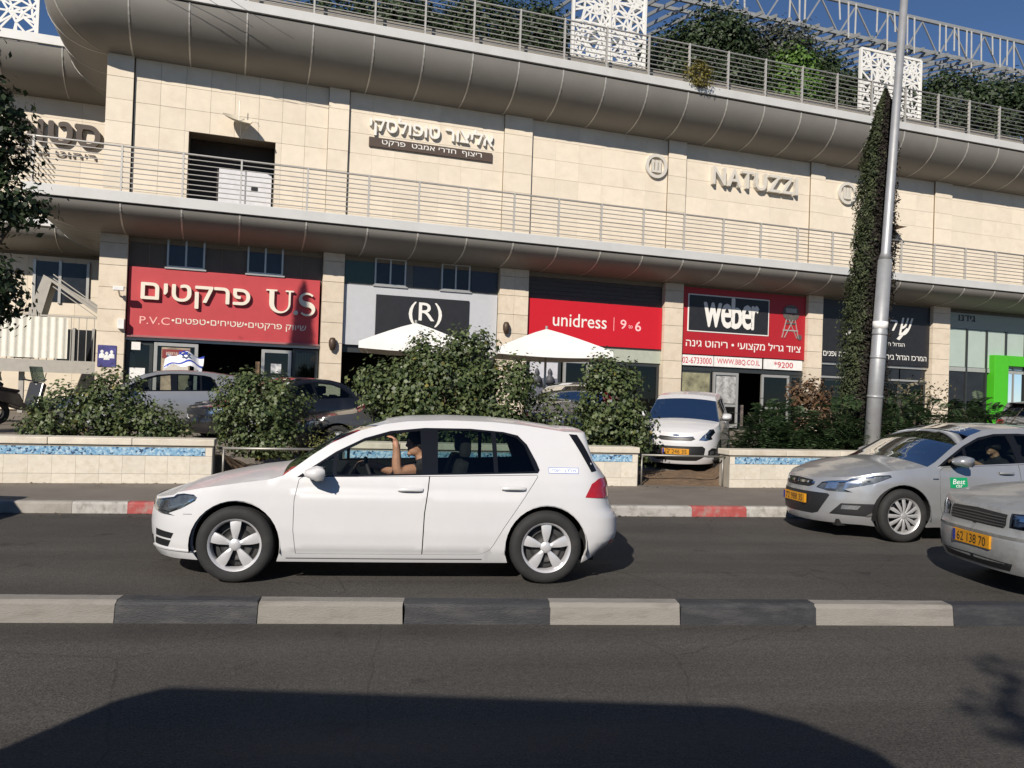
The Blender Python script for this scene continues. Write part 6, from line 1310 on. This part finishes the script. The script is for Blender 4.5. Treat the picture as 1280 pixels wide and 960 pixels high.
# ------------------------------------------------------------------ flag bundle on the silver parked car
t = thing('flag', 'blue and white striped flag bundled on the silver parked car roof', 'flag', (-7.75, 18.9, LOT+1.42), R(10)); FLW = M('flag_white', (.7, .7, .72), .8); FLB = M('flag_blue', (.02, .05, .35), .8)
def cloth(x0, x1, y0, y1, lift): 
    q = MB(); n, m = 14, 8
    for i in range(n+1):
        for j in range(m+1):
            x = x0+(x1-x0)*i/n; y = y0+(y1-y0)*j/m; q.v.append((x, y, .24*math.exp(-(x*x+y*y)/.10)+.05*math.sin(x*14+y*5)+.045*math.sin(y*17-x*4)+lift+.06))
    q.f = [(i*(m+1)+j, (i+1)*(m+1)+j, (i+1)*(m+1)+j+1, i*(m+1)+j+1) for i in range(n) for j in range(m)]; return q
t.rotation_euler = (R(32), 0, R(14)); t.location.z += .1
cloth(-.42, .42, -.3, .3, 0).build('cloth', FLW, t, True)
for y in (-.22, .14): cloth(-.42, .42, y, y+.08, .006).build('stripe', FLB, t, True)
for r0 in (0, 180): 
    q = MB(); pp_ = [(.11*math.cos(R(90+r0+120*k)), .11*math.sin(R(90+r0+120*k))) for k in range(3)]
    for k in range(3): a, c = pp_[k], pp_[(k+1) % 3]; q.bar((a[0], a[1]-.04, .37), (c[0], c[1]-.04, .37), .022, .01)
    q.build('star', FLB, t)
# ------------------------------------------------------------------ stickers
def decal(s, name, x, z, w_, h_, mat, par, off=.003): return panel_obj(name, [s.panel([s.pts([(x-w_/2, z-h_/2), (x+w_/2, z-h_/2), (x+w_/2, z+h_/2), (x-w_/2, z+h_/2)])], off, 0, .04, .03)], mat, par)
def decal_text(s, txt, x, z, w_, h_, mat, par, off=.005, heb=False, shear=0., bold=0.):
    L_ = text_loops(txt, heb, shear); A = np.concatenate(L_); lo, hi = A.min(0), A.max(0); L_ = [(l-(lo+hi)/2)/(hi-lo)*np.array([w_, h_]) for l in L_]; V, Tn = wind_fill(L_); u0 = s.ux(x)
    a = V[Tn]; cr = (a[:, 1, 0]-a[:, 0, 0])*(a[:, 2, 1]-a[:, 0, 1])-(a[:, 1, 1]-a[:, 0, 1])*(a[:, 2, 0]-a[:, 0, 0]); Tn = Tn.copy(); Tn[cr < 0] = Tn[cr < 0][:, ::-1]
    return link('lettering', mesh('lettering', s.S(u0+V[:, 0], z+V[:, 1], off).tolist(), Tn.tolist(), mat), par)
SBL = M('sticker_blue', (.03, .12, .5), .4); SWH = M('sticker_white', (.75, .76, .78), .4)
st_ = decal(golfs, 'sticker', 3.63, .985, .27, .05, SBL, golf, .002); decal(golfs, 'sticker_field', 3.63, .985, .262, .042, SWH, st_, .0035)
decal_text(golfs, 'השכרה', 3.56, .985, .08, .02, SBL, st_, .005, True); decal_text(golfs, 'אלדן', 3.69, .985, .11, .03, SBL, st_, .005, True)
st_ = decal(astras, 'sticker', 1.68, .74, .24, .13, M('sticker_green', lin(20, 140, 90), .4), astra, .003); decal_text(astras, 'Best', 1.68, .755, .17, .06, SWH, st_, .006, shear=.2, bold=.02); decal_text(astras, 'car', 1.68, .70, .09, .03, SWH, st_, .006, bold=.02)
# ------------------------------------------------------------------ people
SKIN = M('skin', (.42, .22, .14), .55, var=.08, scale=20); HAIR = M('dark_hair', (.012, .010, .009), .7, var=.3, scale=60); SHIRT = M('dark_shirt', (.018, .017, .02), .9, var=.2, scale=30)
def person(par_m, label, J, E, head, face, skin_bones, hair_kind, seed=0):
    """J: joint -> (xyz, radius) in car coordinates; E: bones; head: centre; face: unit vector of gaze. One continuous body mesh"""
    names = list(J); me = bpy.data.meshes.new('person'); me.from_pydata([J[k][0] for k in names], [(names.index(a), names.index(b)) for a, b in E], [])
    o = bpy.data.objects.new('person', me); COL.objects.link(o); sk = o.modifiers.new('s', 'SKIN'); sk.use_smooth_shade = True
    for i, k in enumerate(names): v = me.skin_vertices[0].data[i]; v.radius = (J[k][1],)*2; v.use_root = (k == 'pelvis')
    o.modifiers.new('u', 'SUBSURF').levels = 1
    dg = bpy.context.evaluated_depsgraph_get(); bm = bmesh.new(); bm.from_object(o, dg); bpy.data.objects.remove(o)
    h = Vector(head); f = Vector(face).normalized(); r = f.cross(Vector((0, 0, 1))).normalized(); u = r.cross(f)
    def ball(c, rad, n=12):
        m = bmesh.new(); bmesh.ops.create_uvsphere(m, u_segments=n*2, v_segments=n, radius=1); mt = Matrix.Identity(4)
        for i, ax in enumerate((r, f, u)): mt.col[i] = (*(ax*rad[i]), 0)
        mt.translation = c; m.transform(mt); tmp = bpy.data.meshes.new('x'); m.to_mesh(tmp); m.free(); bm.from_mesh(tmp); bpy.data.meshes.remove(tmp)
    ball(h, (.075, .095, .115)); ball(h+f*.02-u*.06, (.058, .078, .06)); ball(h+f*.10-u*.015, (.014, .022, .02)); ball(h+f*.094+u*.005, (.011, .016, .03)); ball(h+f*.09-u*.055, (.026, .014, .012)); ball(h+f*.085-u*.095, (.024, .022, .02)); ball(h+f*.083+u*.028, (.05, .014, .012))
    for s_ in (-1, 1): ball(h+r*s_*.076-f*.005-u*.01, (.012, .02, .032))
    tmp = bpy.data.meshes.new('person'); bm.to_mesh(tmp); bm.free(); o = bpy.data.objects.new('person', tmp); COL.objects.link(o)
    md = o.modifiers.new('r', 'REMESH'); md.mode = 'VOXEL'; md.voxel_size = .0085; md.use_smooth_shade = True; sm = o.modifiers.new('sm', 'SMOOTH'); sm.factor = .5; sm.iterations = 2
    dg = bpy.context.evaluated_depsgraph_get(); fin = bpy.data.meshes.new_from_object(o.evaluated_get(dg)); bpy.data.objects.remove(o)
    # materials by nearest bone
    fin.materials.clear()
    for m in (SHIRT, SKIN): fin.materials.append(m)
    nf = len(fin.polygons); cc = np.empty(nf*3); fin.polygons.foreach_get('center', cc); cc = cc.reshape(-1, 3); best = np.full(nf, 9.); mi = np.zeros(nf, int)
    for a, b in E:
        A, B = np.array(J[a][0]), np.array(J[b][0]); d = B-A; q = np.clip(((cc-A)@d)/(d@d+1e-9), 0, 1); ds = np.linalg.norm(cc-(A+q[:, None]*d), axis=1)-.5*(J[a][1]+J[b][1]); k = ds < best; best[k] = ds[k]; mi[k] = 1 if (a, b) in skin_bones else 0
    dh = np.linalg.norm((cc-np.array(h))/np.array([1, 1, 1.25]), axis=1) < .125; mi[dh] = 1
    fin.polygons.foreach_set('material_index', mi); fin.polygons.foreach_set('use_smooth', [True]*nf)
    org = Vector((J['pelvis'][0][0], J['pelvis'][0][1], 0)); fin.transform(Matrix.Translation(-org))
    p = link('person', fin); p.matrix_world = par_m @ Matrix.Translation(org); tag(p, label, 'person')
    # hair (or cap) as a shell over the skull
    hb = MB(); n, m_ = 20, 12
    for i in range(m_+1):
        th = math.pi*.62*i/m_
        for j in range(n):
            ph = 2*math.pi*j/n; fr = max(0, math.cos(ph)); lim = 1-.42*fr if hair_kind == 'hair' else 1-.18*fr; t_ = th*lim
            v = r*math.sin(t_)*math.sin(ph)*.085+f*math.sin(t_)*math.cos(ph)*.105+u*math.cos(t_)*.126; hb.v.append(tuple(h+v-org))
    hb.f = [(i*n+j, (i+1)*n+j, (i+1)*n+(j+1) % n, i*n+(j+1) % n) for i in range(m_) for j in range(n)]
    ho = hb.build('hair' if hair_kind == 'hair' else 'cap', HAIR, p, True)
    sd_ = ho.modifiers.new('t', 'SOLIDIFY'); sd_.thickness = .012; sd_.offset = -1
    if hair_kind == 'cap': MB().add([tuple(h-org+u*.03+f*.09+r*a+f*q-u*q*.25) for q in (0, .08) for a in (-.07, 0, .07)], [(0, 1, 4, 3), (1, 2, 5, 4)]).build('cap_peak', HAIR, p)
    if hair_kind == 'hair':
        MB().add([tuple(h-org+f*.088+u*.02+r*a-u*q+f*(-abs(a)*.35)) for q in (0, .035) for a in (-.075, -.03, .03, .075)], [(0, 1, 5, 4), (1, 2, 6, 5), (2, 3, 7, 6)]).build('sunglasses', GBLK, p)
    return p
def hand(J, E, wrist, base, dirv, palm_n, r, curl=.6, pre='h', k=1.):
    """palm plus five fingers: base at the wrist joint"""
    d = Vector(dirv).normalized(); pn = Vector(palm_n).normalized(); sd = d.cross(pn).normalized(); w0 = Vector(base); J[pre+'palm'] = (tuple(w0+d*.055*k), .030*k); E.append((wrist, pre+'palm')); bones = [(wrist, pre+'palm')]
    for i, (off, ln) in enumerate(((-.030, .068), (-.010, .078), (.011, .072), (.030, .056))):
        a = w0+d*.085*k+sd*off*k; J[f'{pre}k{i}'] = (tuple(a), .0115*k); e1 = a+(d*(1-curl*.5)+pn*curl).normalized()*ln*.5*k; e2 = e1+(d*(1-curl*1.3)+pn*curl*1.3).normalized()*ln*.55*k
        J[f'{pre}m{i}'] = (tuple(e1), .010*k); J[f'{pre}t{i}'] = (tuple(e2), .0085*k)
        for q in ((pre+'palm', f'{pre}k{i}'), (f'{pre}k{i}', f'{pre}m{i}'), (f'{pre}m{i}', f'{pre}t{i}')): E.append(q); bones.append(q)
    a = w0+d*.03*k-sd*.034*k+pn*.012; e1 = a+(d*.6-sd*.6+pn*.4).normalized()*.04*k; e2 = e1+(d*.8+pn*.5).normalized()*.032*k
    J[pre+'a'] = (tuple(a), .014*k); J[pre+'b'] = (tuple(e1), .012*k); J[pre+'c'] = (tuple(e2), .010*k)
    for q in ((pre+'palm', pre+'a'), (pre+'a', pre+'b'), (pre+'b', pre+'c')): E.append(q); bones.append(q)
    return bones
# driver of the white hatchback: far hand on the wheel, near elbow on the door sill with the hand raised
y0 = -.40
J = {'pelvis': ((2.42, y0, .50), .15), 'waist': ((2.47, y0, .66), .14), 'chest': ((2.50, y0, .84), .155), 'neck0': ((2.475, y0, .99), .075), 'neck': ((2.45, y0, 1.06), .055), 'head': ((2.43, y0, 1.13), .07),
     'shn': ((2.46, y0-.17, .955), .065), 'eln': ((2.24, y0-.30, .925), .056), 'wrn': ((2.235, y0-.30, 1.14), .036),
     'shf': ((2.45, y0+.18, .945), .065), 'elf': ((2.22, y0+.10, .89), .052), 'wrf': ((1.98, y0+.05, .97), .036),
     'kn': ((1.98, y0-.12, .58), .075), 'kf': ((1.98, y0+.14, .58), .075), 'fn': ((1.72, y0-.12, .38), .05), 'ff': ((1.72, y0+.14, .38), .05), 'hn': ((2.4, y0-.1, .5), .11), 'hf': ((2.4, y0+.1, .5), .11)}
E = [('pelvis', 'waist'), ('waist', 'chest'), ('chest', 'neck0'), ('neck0', 'neck'), ('neck', 'head'), ('chest', 'shn'), ('shn', 'eln'), ('eln', 'wrn'), ('chest', 'shf'), ('shf', 'elf'), ('elf', 'wrf'), ('pelvis', 'hn'), ('hn', 'kn'), ('kn', 'fn'), ('pelvis', 'hf'), ('hf', 'kf'), ('kf', 'ff')]
sb = [('eln', 'wrn'), ('elf', 'wrf'), ('shn', 'eln'), ('neck0', 'neck'), ('neck', 'head')]
sb += hand(J, E, 'wrn', J['wrn'][0], (-.25, .05, 1), (-1, .1, -.1), 1, .75, 'a', 1.0); sb += hand(J, E, 'wrf', J['wrf'][0], (-1, 0, .1), (-.2, 0, -1), 1, .8, 'b')
mw = lambda o: Matrix.Translation(o.location) @ Matrix.Rotation(o.rotation_euler.z, 4, 'Z')
person(mw(golf) @ Matrix.Translation((-.075, 0, 0)), 'driver of the white hatchback in dark shirt raising one bare forearm', J, E, (2.425, y0, 1.17), (-1, -.25, -.05), sb, 'hair')
y0 = -.40
J = {'pelvis': ((2.58, y0, .50), .15), 'waist': ((2.62, y0, .68), .14), 'chest': ((2.64, y0, .86), .155), 'neck0': ((2.61, y0, 1.01), .075), 'neck': ((2.585, y0, 1.08), .055), 'head': ((2.57, y0, 1.14), .07),
     'shn': ((2.6, y0-.18, .96), .065), 'eln': ((2.36, y0-.2, .87), .048), 'wrn': ((2.15, y0-.08, 1.0), .032), 'shf': ((2.6, y0+.18, .96), .065), 'elf': ((2.36, y0+.16, .85), .048), 'wrf': ((2.12, y0+.1, .98), .032),
     'kn': ((2.14, y0-.12, .58), .075), 'kf': ((2.14, y0+.14, .58), .075), 'fn': ((1.88, y0-.12, .38), .05), 'ff': ((1.88, y0+.14, .38), .05), 'hn': ((2.56, y0-.1, .5), .11), 'hf': ((2.56, y0+.1, .5), .11)}
E = E[:17]; sb = [('eln', 'wrn'), ('elf', 'wrf'), ('neck0', 'neck'), ('neck', 'head')]
sb += hand(J, E, 'wrn', J['wrn'][0], (-1, .1, .25), (0, .3, -1), 1, .8, 'a'); sb += hand(J, E, 'wrf', J['wrf'][0], (-1, 0, .2), (0, -.2, -1), 1, .8, 'b')
person(mw(astra), 'driver of the silver hatchback in dark cap and shirt at the wheel', J, E, (2.56, y0, 1.18), (-1, -.3, -.08), sb, 'cap')
